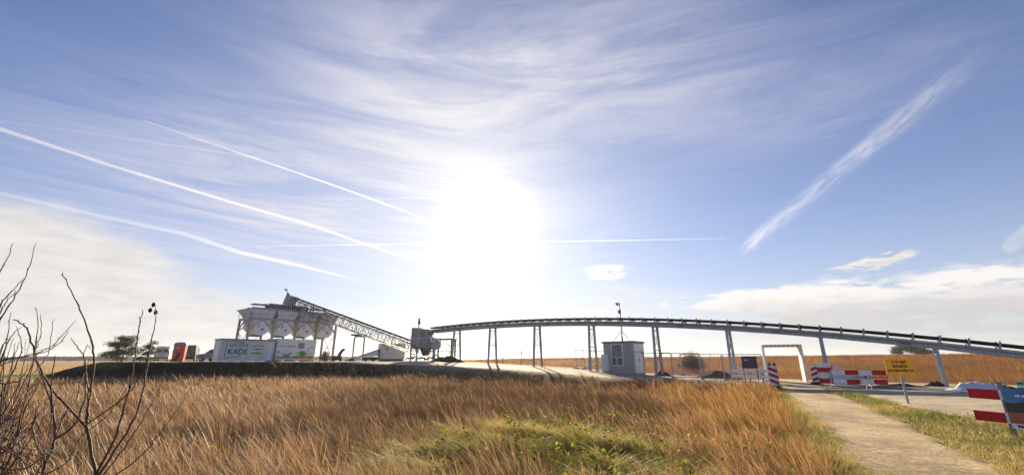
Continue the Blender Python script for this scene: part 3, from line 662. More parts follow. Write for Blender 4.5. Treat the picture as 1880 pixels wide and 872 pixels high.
for i in range(22): b.bar((st[i], -hw, -h0), (st[i + 1], hw, -h0), .04)
b.build('truss', GALVD, LC)
b = MB(); b.loft([[(x, y, z) for y, z in ((-.5, .38), (-.22, .24), (.22, .24), (.5, .38), (.5, .42), (.22, .28), (-.22, .28), (-.5, .42))] for x in (-.3, L + .2)]); b.build('belt', RUBBER, LC)
for x in np.arange(.5, L, .9):
    b = MB(); b.bar((x, -.56, 0), (x, -.56, .42), .05); b.bar((x, .56, 0), (x, .56, .42), .05); b.tube([(x, -.5, .33), (x, -.2, .2), (x, .2, .2), (x, .5, .33)], .05, 6); b.build('idler_frame', GALVD, LC)
for y in (-1.25, 1.25):
    b = MB(); s_ = 1 if y > 0 else -1
    b.box(.6, L - .3, min(y, s_ * .68), max(y, s_ * .68), -1.16, -1.11); b.build('walkway', GALVD, LC)
    b = MB()
    for x in np.linspace(.7, L - .4, 20): b.bar((x, y, -1.14), (x, y, -.12), .04)
    b.bar((.7, y, -.12), (L - .4, y, -.12), .045); b.bar((.7, y, -.6), (L - .4, y, -.6), .035); b.build('handrail', BLACK, LC)
b = MB(); b.tube([(L + .1, -.6, .1), (L + .1, .6, .1)], .3, 14); b.build('head_drum', BLACK, LC)
b = MB(); b.box(L - .5, L + .5, -.75, .75, -1.0, .5); b.build('head_cover', GALV, LC)

c = at(656, 660, 59.5)
t = thing('conveyor_trestle', 'slim two legged trestle under the sloping lattice conveyor', 'trestle', (c.x, c.y, PADZ), R(5))
tz = float(q0.z + (q1.z - q0.z) * ((c.x - q0.x) / (q1.x - q0.x))) - PADZ - 1.62
for x in (-.68, .68):
    b = MB(); sg = -1 if x < 0 else 1
    b.tube([(x * 1.02, 0, 0), (x, 0, tz - .25), (x - sg * .06, 0, tz - .08), (x - sg * .25, 0, tz)], .10, 8); b.build('leg', GALVD, t)
b = MB(); b.bar((-.45, 0, tz), (.45, 0, tz), .16); b.build('crossbar', GALVD, t)
b = MB(); b.box(-1.05, .9, -.7, .7, tz + .09, tz + .28); b.build('head_plate', BLACK, t)

# ------------------------------------------------------------------ bin battery on legs
A = at(450, 640, 54.0); E = at(612, 640, 63.2); rowd = math.atan2(E.y - A.y, E.x - A.x); L = math.hypot(E.x - A.x, E.y - A.y); Wd = 3.6
B = thing('aggregate_bins', 'row of four white steel storage bins raised on grey legs', 'storage bins', (A.x, A.y, PADZ), rowd)
hz = 5.28; bay = L / 4
for i in range(5):
    for y in (0, Wd):
        b = MB(); x = i * bay
        b.bar((x, y - .10, 0), (x, y - .10, hz), .24, .03); b.bar((x, y + .10, 0), (x, y + .10, hz), .24, .03); b.bar((x, y, 0), (x, y, hz), .03, .18)
        b.box(x - .25, x + .25, y - .25, y + .25, -.05, .03); b.build('leg', GALV, B)
b = MB()
for y in (0, Wd): b.box(-.13, L + .13, y - .12, y + .12, hz + .002, hz + .26)
for i in range(5): b.box(i * bay - .12, i * bay + .12, .13, Wd - .13, hz + .004, hz + .24)
b.build('ring_beam', GALV, B)
b = MB()
for y in (0, Wd):
    for i in range(4):
        x = i * bay; b.bar((x + .1, y, hz - 1.3), (x + bay / 2 - .05, y, hz), .13); b.bar((x + bay - .1, y, hz - 1.3), (x + bay / 2 + .05, y, hz), .13)
for x in (0, L):
    b.bar((x, .1, hz - 1.2), (x, Wd / 2, hz), .11); b.bar((x, Wd - .1, hz - 1.2), (x, Wd / 2, hz), .11)
b.build('knee_brace', GALV, B)
b = MB()
for x in (0, L):
    b.bar((x, .1, .3), (x, Wd - .1, hz - 1.4), .045); b.bar((x, Wd - .1, .3), (x, .1, hz - 1.4), .045); b.bar((x, .1, 1.9), (x, Wd - .1, 1.9), .05)
for i in (0, 3): b.bar((i * bay, Wd, .3), (i * bay + bay, Wd, hz - 1.5), .04); b.bar((i * bay + bay, Wd, .3), (i * bay, Wd, hz - 1.5), .04)
b.build('cross_brace', GALVD, B)
for i in range(4):
    x0, x1 = i * bay, (i + 1) * bay; xm = (x0 + x1) / 2; fl = .52 if i == 0 else .0
    b = MB(); z0, z1, z2 = hz + .265, hz + .75, hz + 1.36
    g = .36
    lo = [(x0 + g, -.05), (x1 - g, -.05), (x1 - g, Wd + .05), (x0 + g, Wd + .05)]
    mi = [(x0 + g * .75 - fl * .3, -.3), (x1 - g * .75 + .1, -.3), (x1 - g * .75 + .1, Wd + .3), (x0 + g * .75 - fl * .3, Wd + .3)]
    hi = [(x0 + .10 - fl, -.5), (x1 - .10, -.5), (x1 - .10, Wd + .5), (x0 + .10 - fl, Wd + .5)]
    def ring(p, z): return [(a, c_, z) for a, c_ in p]
    b.loft([ring(lo, z0), ring(mi, z1), ring(hi, z2)]); bn = b.build('bin', WHITEB, B)
    b = MB()
    for (p, q) in ((0, 1), (1, 2), (2, 3), (3, 0)):
        b.bar((*hi[p], z2 - .02), (*hi[q], z2 - .02), .1, .08); b.bar((*mi[p], z1), (*mi[q], z1), .08, .06)
    b.build('stiffener', GALV, bn)
    b = MB(); lw = [(xm - .55, Wd / 2 - .55), (xm + .55, Wd / 2 - .55), (xm + .55, Wd / 2 + .55), (xm - .55, Wd / 2 + .55)]
    ll = [(xm - 1.0, .3), (xm + 1.0, .3), (xm + 1.0, Wd - .3), (xm - 1.0, Wd - .3)]
    b.loft([ring(lw, hz - 1.9), ring(ll, hz - 1.1), ring(lo, z0 - .004)]); b.build('hopper_cone', GREYW, bn)
    b = MB(); pl = [(xm + math.cos(a) * .95, hz - 1.05 + math.sin(a) * .95) for a in np.linspace(math.pi, 2 * math.pi, 13)] + [(xm + .95, hz - .75), (xm + .35, hz - .1), (xm - .35, hz - .1), (xm - .95, hz - .75)]
    b.prism(pl, -.02, .06); dp = b.build('number_plate', WHITE, bn)
    b = MB()                                            # small dark fittings on the plate
    b.bar((xm - .45, -.035, hz - .95), (xm - .25, -.035, hz - .6), .09, .02, up=(0, 1, 0)); b.bar((xm + .15, -.035, hz - 1.45), (xm + .3, -.035, hz - 1.1), .1, .02, up=(0, 1, 0)); b.box(xm - .05, xm + .12, -.045, -.024, hz - 1.25, hz - 1.1)
    b.build('plate_fitting', BLACK, dp)
    b = MB(); b.box(xm - .6, xm + .6, Wd / 2 - .6, Wd / 2 + .6, hz - 2.1, hz - 1.905); b.build('gate', GALVD, bn)
# reversing belt on top of the bins
b = MB(); zt = hz + 1.6
for y in (Wd / 2 - .75, Wd / 2 + .75):
    b.bar((.3, y, zt), (L * .92, y, zt), .1, .24)
for i in range(9):
    x = .5 + i * (L * .92 - .7) / 8
    for y in (Wd / 2 - .75, Wd / 2 + .75): b.bar((x, y, hz + 1.3), (x, y, zt - .1), .1)
    b.bar((x, Wd / 2 - .75, zt), (x, Wd / 2 + .75, zt), .1)
b.build('top_frame', GALV, B)
b = MB()
b.box(2.4, L * .66, Wd / 2 - .7, Wd / 2 - .62, zt + .14, zt + .72); b.box(2.4, L * .66, Wd / 2 + .62, Wd / 2 + .7, zt + .14, zt + .72)
b.loft([[(x, y, z) for y, z in ((Wd / 2 - .6, zt + .55), (Wd / 2, zt + .42), (Wd / 2 + .6, zt + .55), (Wd / 2 + .6, zt + .6), (Wd / 2, zt + .47), (Wd / 2 - .6, zt + .6))] for x in (.4, L * .9)]); b.build('top_belt', BLACK, B)
b = MB()
for i in range(19):
    x = 2.45 + i * (L * .66 - 2.5) / 18; b.bar((x, Wd / 2 - .73, zt + .12), (x, Wd / 2 - .73, zt + .74), .06)
b.bar((2.4, Wd / 2 - .74, zt + .76), (L * .66, Wd / 2 - .74, zt + .76), .06); b.bar((.3, Wd / 2 - .74, zt + .3), (2.4, Wd / 2 - .74, zt + .72), .07); b.build('side_rail', GALV, B)
b = MB()
for (x, y) in ((.05, -.35), (.05, Wd + .3), (-.1, -.1)): b.bar((-.1, y, hz + .26), (-.1, y, hz + 1.15), .04)
b.bar((-.1, -.35, hz + 1.1), (-.1, Wd + .3, hz + 1.1), .04); b.build('guard_rail', GALVD, B)
for xx in (L * .52, L * .62):
    b = MB(); b.bar((xx, -.62, hz - .2), (xx, -.62, hz + 2.5), .09); b.bar((xx + .45, -.62, hz - .2), (xx + .45, -.62, hz + 2.5), .09)
    for k in range(9): b.bar((xx, -.62, hz + k * .28), (xx + .45, -.62, hz + k * .28), .04)
    b.build('ladder', GALV, B)
def camera_head(b, p, s_=1.0):
    p = Vector(p); b.bar(p, p + Vector((-.28 * s_, 0, .05)), .06); b.tube([p + Vector((-.3 * s_, 0, .0)), p + Vector((-.3 * s_, 0, .22 * s_))], .13 * s_, 10); b.box(p.x - .52 * s_, p.x - .12 * s_, p.y - .1, p.y + .1, p.z + .16 * s_, p.z + .32 * s_)
c = at(531, 553, 60.2)
t = thing('camera_mast', 'short camera mast on the head of the lattice conveyor above the bins', 'camera mast', (c.x, c.y - .9, c.z - .55))
b = MB(); b.tube([(0, 0, 0), (0, 0, 2.0)], .05, 8); b.build('pole', GALVD, t)
b = MB(); camera_head(b, (0, 0, 1.95), .8); b.box(.05, .3, -.1, .1, 1.35, 1.6); b.build('camera', BLACK, t)
c = at(765, 661, 56.2)
t = thing('camera_mast', 'tall thin camera mast in front of the transfer tower', 'camera mast', (c.x, c.y, PADZ))
hh = at(763.5, 585, 56.2).z - PADZ
b = MB(); b.tube([(0, 0, -.1), (0, 0, hh * .7), (0, 0, hh)], [.11, .08, .045], 8); b.build('pole', GALV, t)
b = MB(); b.box(-.12, .14, -.14, .14, hh - .75, hh - .25); b.tube([(0, 0, hh - .2), (0, 0, hh + .05)], .12, 8); b.build('camera', BLACK, t)

# ------------------------------------------------------------------ containers
a1, a2, a3 = at(400, 662, 47.0), at(500, 660, 51.2), at(577, 657, 55.8)
def container(name, label, p, q, w, h, m, z=PADZ + .06):
    rz = math.atan2(q.y - p.y, q.x - p.x); L = math.hypot(q.x - p.x, q.y - p.y)
    t = thing(name, label, 'container', (p.x, p.y, z), rz)
    b = MB(); b.box(0.06, L - .06, .06, w - .06, .0, h); b.build('wall', m, t)
    b = MB()
    for x in (0, L - .14):
        for y in (0, w - .14): b.box(x, x + .14, y, y + .14, 0.001, h + .002)
    b.box(.141, L - .141, .003, .13, h - .13, h + .004); b.box(.141, L - .141, w - .13, w - .003, h - .13, h + .004); b.box(.003, .13, .141, w - .141, h - .13, h + .003); b.box(L - .13, L - .003, .141, w - .141, h - .13, h + .003)
    b.box(.141, L - .141, .003, .12, 0, .14); b.build('corner_frame', m, t)
    return t, L
t, L = container('site_container', 'pale grey container with GROENE KADE lettering in a green outline', a1, a2, 2.44, 2.32, GREYW)
b = MB(); b.box(-.10, L + .03, -.12, 2.54, 2.326, 2.44); b.build('roof', GALVD, t)
b = MB(); b.box(.03, .058, .45, 1.95, .25, 2.3); b.build('end_door', WHITE, t)
text_mesh('GROENE', .56, 'lettering', INKG, t, (.80, .052, 1.56), sx=1.0 * L / 6.1); text_mesh('KADE', .80, 'lettering', INKG, t, (.76, .052, .78), bold=.02, sx=1.06 * L / 6.1)
b = MB(); fr = [(.52, 2.22), (2.15, 2.06), (2.18, 1.95)]
for p, q in (((.52, .36), (.62, 2.24)), ((.62, 2.24), (2.22, 2.06)), ((2.22, 2.06), (2.24, 1.90)), ((.52, .36), (1.98, .52)), ((1.98, .52), (2.04, .72))): b.bar((p[0], .05, p[1]), (q[0], .05, q[1]), .07, .02, up=(0, 1, 0))
b.build('green_outline', DGREEN, t)
b = MB()
for x, z, l in ((3.22, 1.66, .28), (3.56, 1.66, .2), (3.82, 1.66, .22), (4.12, 1.66, .14), (4.3, 1.66, .1), (3.22, 1.33, .2), (3.50, 1.3, .1), (3.82, 1.3, .22), (4.08, 1.3, .28)):
    b.box(x, x + l * .4, .04, .056, z, z + .10); b.box(x + l * .5, x + l * .9, .04, .056, z, z + .085)
b.build('small_print', INKG, t)
b = MB(); b.box(3.62, 3.74, .04, .057, 1.2, 1.42); b.build('red_mark', REDP, t)
b = MB(); b.box(3.14, 4.34, .04, .056, .78, 1.02); b.build('lime_banner', LIME, t)
b = MB()
for i in range(6): b.box(3.3 + i * .15, 3.4 + i * .15, .03, .0395, .86, .94)
b.build('banner_print', DGREEN, t)
b = MB(); b.box(4.72, 5.42, .035, .056, .12, 2.1); dr = b.build('door', WHITE, t)
b = MB(); b.bar((4.82, .02, .95), (4.82, .02, 1.15), .05); b.build('handle', GALVD, dr)
b = MB(); b.box(4.55, 5.3, -.75, .0, .02, .07); b.bar((4.6, -.7, .05), (4.6, -.7, -.12), .05); b.bar((5.25, -.7, .05), (5.25, -.7, -.12), .05); b.bar((5.25, -.7, .05), (5.35, -.7, .7), .05); b.bar((5.35, -.7, .7), (5.3, -.1, .75), .05); b.build('doorstep', GALVD, t)

t, L = container('site_container', 'white container with green plug and orange stripe artwork on its side', a2 + Vector((.22, .2, 0)), a3, 2.44, 2.50, WHITE, PADZ + .16)
b = MB(); b.box(.02, L - .02, .02, 2.42, 2.506, 2.55); b.build('roof', WHITE, t)
b = MB(); b.box(2.75, 3.55, .03, .057, 1.45, 2.1); wn = b.build('window', GALVD, t)
b = MB(); b.box(2.86, 3.52, .02, .0295, 1.5, 2.05); b.build('shutter', mat('grey_shutter', (.25, .26, .28), .5), wn)
b = MB(); b.box(.15, L - .15, .045, .057, .22, .42); b.build('orange_stripe', ORANGEP, t)
b = MB(); b.box(L * .45, L - .15, .04, .0575, .424, .52); b.build('red_stripe', mat('orange_red_print', (.55, .12, .03), .5), t)
b = MB(); b.box(.9, 1.9, .03, .044, .22, .36); b.box(L - .95, L - .2, .03, .044, .16, .30); b.build('grass_print', GREEN, t)
b = MB()                                                # green plug and its cable
b.box(3.05, 3.72, .03, .058, .55, 1.12); b.box(2.62, 3.05, .035, .058, .92, 1.0); b.box(2.62, 3.05, .035, .058, .66, .74); b.box(3.72, 3.85, .035, .058, .72, .95)
cb = [(3.85, .84), (4.1, .80), (4.25, .72), (4.35, .62), (4.42, .8), (4.55, 1.15), (4.8, 1.45), (5.2, 1.62), (5.55, 1.68)]
for p, q in zip(cb[:-1], cb[1:]): b.bar((p[0] * L / 5.8, .045, p[1]), (q[0] * L / 5.8, .045, q[1]), .07, .02, up=(0, 1, 0))
b.bar((4.4 * L / 5.8, .045, .7), (5.5 * L / 5.8, .045, .9), .06, .02, up=(0, 1, 0)); b.build('plug_print', GREEN, t)
b = MB(); b.box(1.0, 1.75, .035, .058, .44, .68); b.box(1.65, 1.95, .035, .058, .7, .9); b.box(.95, 1.05, .035, .058, .7, .85); b.box(.2, .36, .035, .058, .8, 1.1); b.build('green_print', GREEN, t)
b = MB()
for x, l in ((.35, .3), (.7, .25), (1.15, .12), (1.45, .12), (1.75, .3), (2.1, .35)): b.box(x, x + l * .45, .04, .058, 1.62, 1.72); b.box(x + l * .55, x + l * .9, .04, .058, 1.62, 1.70)
b.build('small_print', INKG, t)
b = MB(); b.box(1.52, 1.62, .04, .0585, 1.52, 1.74); b.build('red_mark', REDP, t)
b = MB()
for x in (.4, L / 2, L - .4): b.box(x - .15, x + .15, .2, 2.2, -.26, -.002)
b.build('support_block', CONC, t)

# generator unit and small feeder
c, c2 = at(700, 658, 60.5), at(743, 658, 62.3); rz = math.atan2(c2.y - c.y, c2.x - c.x); L = math.hypot(c2.x - c.x, c2.y - c.y)
t = thing('generator_unit', 'boxy pale grey plant unit on a dark skid under the lattice conveyor', 'plant unit', (c.x, c.y, PADZ), rz)
b = MB(); b.box(0, L, 0, 2.2, .32, 2.35); b.build('wall', GREYW, t, bevel=.03)
b = MB(); b.box(-.05, L + .05, -.05, 2.25, 2.356, 2.44); b.build('roof', GALV, t)
b = MB(); b.box(.1, L - .1, .15, 2.0, 0, .315); b.build('skid', BLACK, t)
b = MB(); b.box(.06, L * .5 - .02, -.025, -.002, 1.0, 2.25); b.box(L * .5 + .02, L - .06, -.025, -.002, 1.0, 2.25); b.box(.06, L - .06, -.02, -.002, .4, .93); b.build('door', WHITE, t)
b = MB(); b.box(.62, .75, -.05, -.027, 1.45, 1.95); b.build('handle_slot', BLACK, t)
c = at(633, 660, 60.0); c2 = at(694, 660, 61.0); L = (c2 - c).length
t = thing('feeder_conveyor', 'small white feeder conveyor sloping up to the right behind the trestle', 'conveyor', (c.x, c.y, PADZ), math.atan2(c2.y - c.y, c2.x - c.x))
b = MB(); b.bar((0, .6, .05), (L, .6, 1.62), 1.1, .13); b.build('belt', BLACK, t)
b = MB(); b.prism([(L * .5, .85), (L - .1, 1.5), (L - .05, .75), (L * .55, .7)], .05, 1.2); b.prism([(L * .28, .1), (L * .28, .5), (L * .48, .78), (L * .48, .1)], .0, 1.25); b.build('hopper', WHITE, t)
b = MB(); b.box(L * .52, L * .97, .0, 1.2, .12, .55); b.box(L * .1, L * .3, .1, 1.1, .02, .3); b.build('chassis', BLACK, t)
for x in (L * .62, L * .85):
    b = MB(); b.tube([(x, -.08, .28), (x, .18, .28)], .28, 14); b.build('wheel', TYRE, t)
b = MB(); b.bar((L * .6, .1, .55), (L * .6, .1, 1.0), .08); b.bar((L * .95, .1, .5), (L * .97, .1, 1.5), .08); b.build('support', GALVD, t)
c = at(620, 658, 60.0)
t = thing('pump_unit', 'small dark pump with a raised outlet beside the end leg of the bins', 'pump', (c.x, c.y, PADZ), R(20))
b = MB(); b.box(-.75, .55, -.4, .4, .18, .75); b.build('body', BLACK, t, bevel=.08)
b = MB(); b.tube([(.1, 0, .7), (.25, 0, 1.1), (.5, 0, 1.5), (.8, 0, 1.62)], [.25, .22, .2, .2], 10); b.build('outlet', BLACK, t)
for x in (-.5, .4):
    b = MB(); b.tube([(x, -.45, .2), (x, .45, .2)], .2, 12); b.build('wheel', TYRE, t)

# ------------------------------------------------------------------ toilet, vans, car
c = at(326, 664, 52.0)
t = thing('portable_toilet', 'orange portable toilet with a grey roof and a black print on its door', 'portable toilet', (c.x, c.y, PADZ - .1), R(27))
ORT = mat('orange_plastic', (.60, .13, .05), .45, 0, .06, 2); GRP = mat('grey_plastic', (.30, .31, .34), .5)
b = MB(); b.box(-.58, .58, -.58, .58, .1, 2.0); b.build('body', ORT, t, bevel=.05)
b = MB(); b.box(-.62, .62, -.62, .62, 0, .12); b.build('base', BLACK, t)
b = MB(); b.loft([[(x * a, y * a, z) for x, y in ((-.62, -.62), (.62, -.62), (.62, .62), (-.62, .62))] for z, a in ((2.005, 1.0), (2.12, 1.0), (2.32, .8), (2.38, .4))]); b.build('roof', GRP, t, smooth=False)
b = MB(); b.box(-.46, .46, -.625, -.583, .16, 1.94); dr = b.build('door', mat('bright_orange_plastic', (.72, .11, .04), .45), t)
b = MB()                                                # print of two crossed legs
for p, q in (((.02, 1.12), (.2, .95)), ((.2, .95), (-.02, .6)), ((-.02, .6), (-.16, .18)), ((-.12, 1.1), (-.02, .85)), ((-.02, .85), (-.14, .55)), ((-.14, .55), (-.26, .2))): b.bar((p[0], -.632, p[1]), (q[0], -.632, q[1]), .13, .01, up=(0, 1, 0))
b.build('leg_print', INK, dr)
b = MB(); b.box(-.28, .0, -.634, -.628, 1.6, 1.78); b.build('sign_print', BLUEP, dr)
b = MB(); b.bar((.1, -.632, 1.7), (.3, -.632, 1.45), .16, .01, up=(0, 1, 0)); b.bar((.3, -.632, 1.45), (.05, -.632, 1.25), .14, .01, up=(0, 1, 0)); b.build('shirt_print', mat('signal_red_print', (.8, .05, .02), .5), dr)

def wheel(t, x, y, r=.34, w=.22):
    b = MB(); b.tube([(x, y - w / 2, r), (x, y + w / 2, r)], r, 20); tw = b.build('wheel', TYRE, t)
    b = MB(); s_ = 1 if y > 0 else -1; b.tube([(x, y + s_ * (w / 2 + .002), r), (x, y + s_ * (w / 2 + .012), r)], r * .62, 16); b.build('rim', GALV, tw)
def van(label, loc, rz, paint, marks=False):
    t = thing('parked_van', label, 'van', loc, rz, 'vehicles parked on the embankment')
    sec = [(2.55, .45, .75, .88), (2.45, .35, 1.05, .96), (1.75, .32, 1.25, .98), (1.05, .32, 2.15, .90), (.8, .32, 2.30, .86), (-2.3, .32, 2.34, .86), (-2.5, .4, 2.2, .84)]
    b = MB()
    rings = []
    for x, z0, z1, wt in sec: rings.append([(x, -.95, z0), (x, .95, z0), (x, .97, min(1.1, z1)), (x, wt, z1), (x, -wt, z1), (x, -.97, min(1.1, z1))])
    b.loft(rings); b.build('body', paint, t, bevel=.04)
    b = MB(); b.box(-2.525, -2.485, -.72, -.06, 1.35, 1.95); b.box(-2.525, -2.485, .06, .72, 1.35, 1.95); b.build('rear_window', GLASS, t)
    b = MB(); b.loft([[(1.72, -.82, 1.30), (1.72, .82, 1.30), (1.735, .82, 1.33), (1.735, -.82, 1.33)], [(1.08, -.76, 2.10), (1.08, .76, 2.10), (1.10, .76, 2.13), (1.10, -.76, 2.13)]]); b.build('windscreen', GLASS, t)
    for y in (-.965, .965):
        b = MB(); b.box(.5, 1.35, y - .012, y + .012, 1.25, 1.85); b.build('side_window', GLASS, t)
    for y in (-.86, .86):
        b = MB(); b.box(-2.53, -2.49, y - .07, y + .07, .9, 1.5); b.build('tail_light', mat('red_lamp', (.5, .02, .02), .3), t)
    b = MB(); b.box(-2.6, -2.5, -.92, .92, .42, .62); b.build('bumper', BLACK, t)
    b = MB(); b.box(-2.53, -2.515, -.26, .26, .8, .92); b.build('number_plate', mat('yellow_plate', (.7, .5, .04), .4), t)
    if marks:
        b = MB(); b.box(-2.53, -2.51, -.14, .14, 2.02, 2.2); b.build('red_mark', REDP, t)
        b = MB(); b.box(-2.53, -2.515, -.6, .6, 1.12, 1.18); b.box(-2.53, -2.515, -.5, .5, 1.0, 1.05); b.build('rear_print', INKG, t)
    for x in (1.6, -1.5):
        for y in (-.86, .86): wheel(t, x, y)
    return t
c = at(298, 664, 72); van('white van with its rear doors facing us, left of the orange toilet', (c.x, c.y, PADZ), R(122), WHITE, True)
c = at(346, 664, 66); van('dark grey van between the orange toilet and the blue car', (c.x, c.y, PADZ), R(120), mat('dark_van_paint', (.10, .11, .125), .35))
t0 = at(372, 664, 55.5)
t = thing('parked_car', 'blue grey car whose nose points left beside the lettered container', 'car', (t0.x + 1.3, t0.y + .5, PADZ), R(172), 'vehicles parked on the embankment')
CP = mat('blue_grey_car_paint', (.16, .22, .33), .25, .3, .05, 2)
prof = [(2.15, .35), (2.2, .62), (2.05, .85), (1.0, 1.02), (.35, 1.48), (-.3, 1.60), (-1.3, 1.55), (-1.95, 1.1), (-2.1, .9), (-2.1, .35)]
b = MB(); b.loft([[(x, y, z if z < 1 else 1 + (z - 1) * k) for x, z in prof] for y, k in ((-.88, .55), (-.80, 1.0), (.80, 1.0), (.88, .55))]); b.build('body', CP, t, bevel=.03)
for y in (-.86, .86):
    b = MB(); b.loft([[(x, y + s_, z) for x, z in ((.85, 1.06), (.3, 1.40), (-.3, 1.48), (-1.3, 1.42), (-1.65, 1.08))] for s_ in (-.035, .035)]); b.build('side_window', GLASS, t)
b = MB(); b.loft([[(1.0, -.7, 1.05), (1.0, .7, 1.05), (.98, .7, 1.09), (.98, -.7, 1.09)], [(.4, -.66, 1.46), (.4, .66, 1.46), (.38, .66, 1.50), (.38, -.66, 1.50)]]); b.build('windscreen', GLASS, t)
for y in (-.62, .62):
    b = MB(); b.box(2.05, 2.2, y - .2, y + .2, .62, .78); b.build('headlight', mat('lamp_glass', (.7, .72, .75), .15), t)
for x in (1.35, -1.35):
    for y in (-.8, .8): wheel(t, x, y, .33, .22)

# ------------------------------------------------------------------ grey cabin with mast, cabinet
c = at(1166, 683, 39.2); gz = float(H(c.x, c.y))
CB = thing('site_cabin', 'grey corrugated cabin with a shuttered window under the long conveyor', 'cabin', (c.x, c.y, gz - .02), math.atan2(D[1], D[0]))
Lc, Wc, hc = 3.05, 2.45, 2.88                                            # x along the conveyor (to the left), +y away from... towards -N
sgn = -1 if (Matrix.Rotation(math.atan2(D[1], D[0]), 3, 'Z') @ Vector((0, 1, 0))).dot(Vector((N[0], N[1], 0))) > 0 else 1
def yy(a, b_): return (min(sgn * a, sgn * b_), max(sgn * a, sgn * b_))
b = MB(); b.box(0, Lc, *yy(0, Wc), .1, hc); b.build('wall', BRICKC, CB)
for x0, x1 in ((.0, .98), (2.28, Lc)):
    b = MB(); k = int((x1 - x0) / .155)
    pr = [(x0 + .002, -.001)]
    for i in range(k): pr += [(x0 + i * .155 + .05, -.003), (x0 + i * .155 + .06, -.024), (x0 + i * .155 + .12, -.024), (x0 + i * .155 + .13, -.003)]
    pr += [(x1 - .002, -.001)]; b.loft([[(x, sgn * y_, z) for x, y_ in pr] for z in (.13, hc - .02)], cap=True); b.build('ribbed_sheet', BRICKC, CB)
b = MB(); b.box(-.09, Lc + .09, *yy(-.09, Wc + .09), hc + .004, hc + .17); b.build('roof', mat('roof_felt', (.20, .19, .17), .8), CB)
b = MB(); b.box(1.03, 2.23, *yy(-.05, -.002), .80, 2.78); wf = b.build('window', WHITE, CB)
b = MB(); b.box(1.13, 2.13, *yy(-.062, -.0505), 1.6, 2.72); b.build('shutter', mat('grey_slat', (.17, .17, .18), .55), wf)
b = MB()
for k in range(10): b.box(1.14, 2.12, *yy(-.075, -.063), 1.64 + k * .108, 1.68 + k * .108)
b.build('shutter_rib', mat('grey_slat_edge', (.22, .22, .23), .55), wf)
b = MB(); b.box(1.13, 1.60, *yy(-.06, -.0505), .89, 1.54); b.box(1.66, 2.13, *yy(-.06, -.0505), .89, 1.54); b.build('pane', GLASS, wf)
b = MB(); b.box(-.03, -.002, *yy(.10, 1.18), .2, hc - .06); b.box(-.03, -.002, *yy(1.22, 2.32), .2, hc - .06); dr = b.build('door', WHITE, CB)
b = MB(); b.box(-.06, -.032, *yy(1.12, 1.17), 1.2, 1.5); b.build('handle', BLACK, dr)
b = MB(); b.raw([(-.034, sgn * 1.62, 1.88), (-.034, sgn * 1.92, 1.88), (-.034, sgn * 1.77, 2.18)], [(0, 1, 2)]); b.raw([(-.038, sgn * 1.62, 1.88), (-.038, sgn * 1.92, 1.88), (-.038, sgn * 1.77, 2.18)], [(0, 2, 1)]); b.build('warning_triangle', INKG, dr)
b = MB(); b.box(.06, Lc - .06, *yy(.06, Wc - .06), -.25, .098); b.build('base', BLACK, CB)
mm = CB.location + Matrix.Rotation(CB.rotation_euler.z, 3, 'Z') @ Vector((Lc * .52, sgn * Wc * .5, hc + .184))
t = thing('camera_mast', 'camera mast with guy legs standing on the cabin roof', 'camera mast', mm)
hh = at(1141, 556, mm.y).z - mm.z
b = MB(); b.tube([(0, 0, 0), (0, 0, hh * .6), (0, 0, hh)], [.06, .05, .035], 8); b.build('pole', GALVD, t)
for a in (20, 140, 260):
    b = MB(); b.bar((0, 0, 1.05), (math.cos(R(a)) * 1.0, math.sin(R(a)) * 1.0, 0), .03); b.build('guy_leg', GALVD, t)
b = MB(); camera_head(b, (0, 0, hh - .25), .8); b.box(-.2, .04, -.1, .1, hh * .72, hh * .72 + .35); b.build('camera', BLACK, t)
c = at(1111, 677, 40.2); gz = float(H(c.x, c.y))
t = thing('electrical_cabinet', 'pale blue electrical cabinet at the far end of the grey cabin', 'cabinet', (c.x, c.y, gz), math.atan2(D[1], D[0]) + math.pi); t.scale = (.76, .76, .84)
PB = mat('pale_blue_paint', (.55, .62, .76), .45, 0, .05, 2)
b = MB(); b.box(-.45, .45, 0, .5, .22, 1.95); b.build('body', PB, t, bevel=.02)
b = MB(); b.box(-.48, .48, -.05, .55, 1.955, 2.02); b.build('roof', PB, t)
b = MB(); b.box(-.42, .42, -.02, -.002, .28, 1.88); dr = b.build('door', PB, t)
b = MB(); b.box(.28, .33, -.045, -.022, .95, 1.15); b.build('handle', BLACK, dr)
b = MB(); b.box(-.4, .4, .05, .45, 0, .215); b.build('plinth', CONC, t)

# ------------------------------------------------------------------ fence panels
def fence_panel(p, q, label, h=2.05, mesh=True):
    p = Vector((p.x, p.y, 0)); q = Vector((q.x, q.y, 0)); L = (q - p).length; z = float(H((p.x + q.x) / 2, (p.y + q.y) / 2))
    t = thing('fence_panel', label, 'fence panel', (p.x, p.y, max(z, .02)), math.atan2(q.y - p.y, q.x - p.x), 'site fence panels')
    b = MB(); r = .030
    for x in (.04, L - .04): b.tube([(x, 0, .06), (x, 0, h)], r, 8)
    b.tube([(.04, 0, h - .02), (L - .04, 0, h - .02)], r, 8); b.tube([(.04, 0, .16), (L - .04, 0, .16)], r, 8); b.build('frame', GALV, t)
    b = MB()
    for x in np.arange(.14, L - .08, .105): b.bar((x, 0, .16), (x, 0, h - .02), .006)
    for k in range(8): b.bar((.04, .004, .28 + k * .23), (L - .04, .004, .28 + k * .23), .006)
    b.build('wire_mesh', GALV, t)
    for x in (.0, L):
        b = MB(); b.loft([[(x - a, -c_, z_), (x + a, -c_, z_), (x + a, c_, z_), (x - a, c_, z_)] for a, c_, z_ in ((.11, .34, 0), (.11, .34, .07), (.07, .26, .13))]); b.build('foot', CONC, t)
F1 = [(1086, 690, 40.6), (1133, 690, 38.6), (1184, 690, 36.6), (1236, 690, 35.6), (1288, 690, 34.8), (1330, 690, 34.3), (1404, 690, 33.6)]
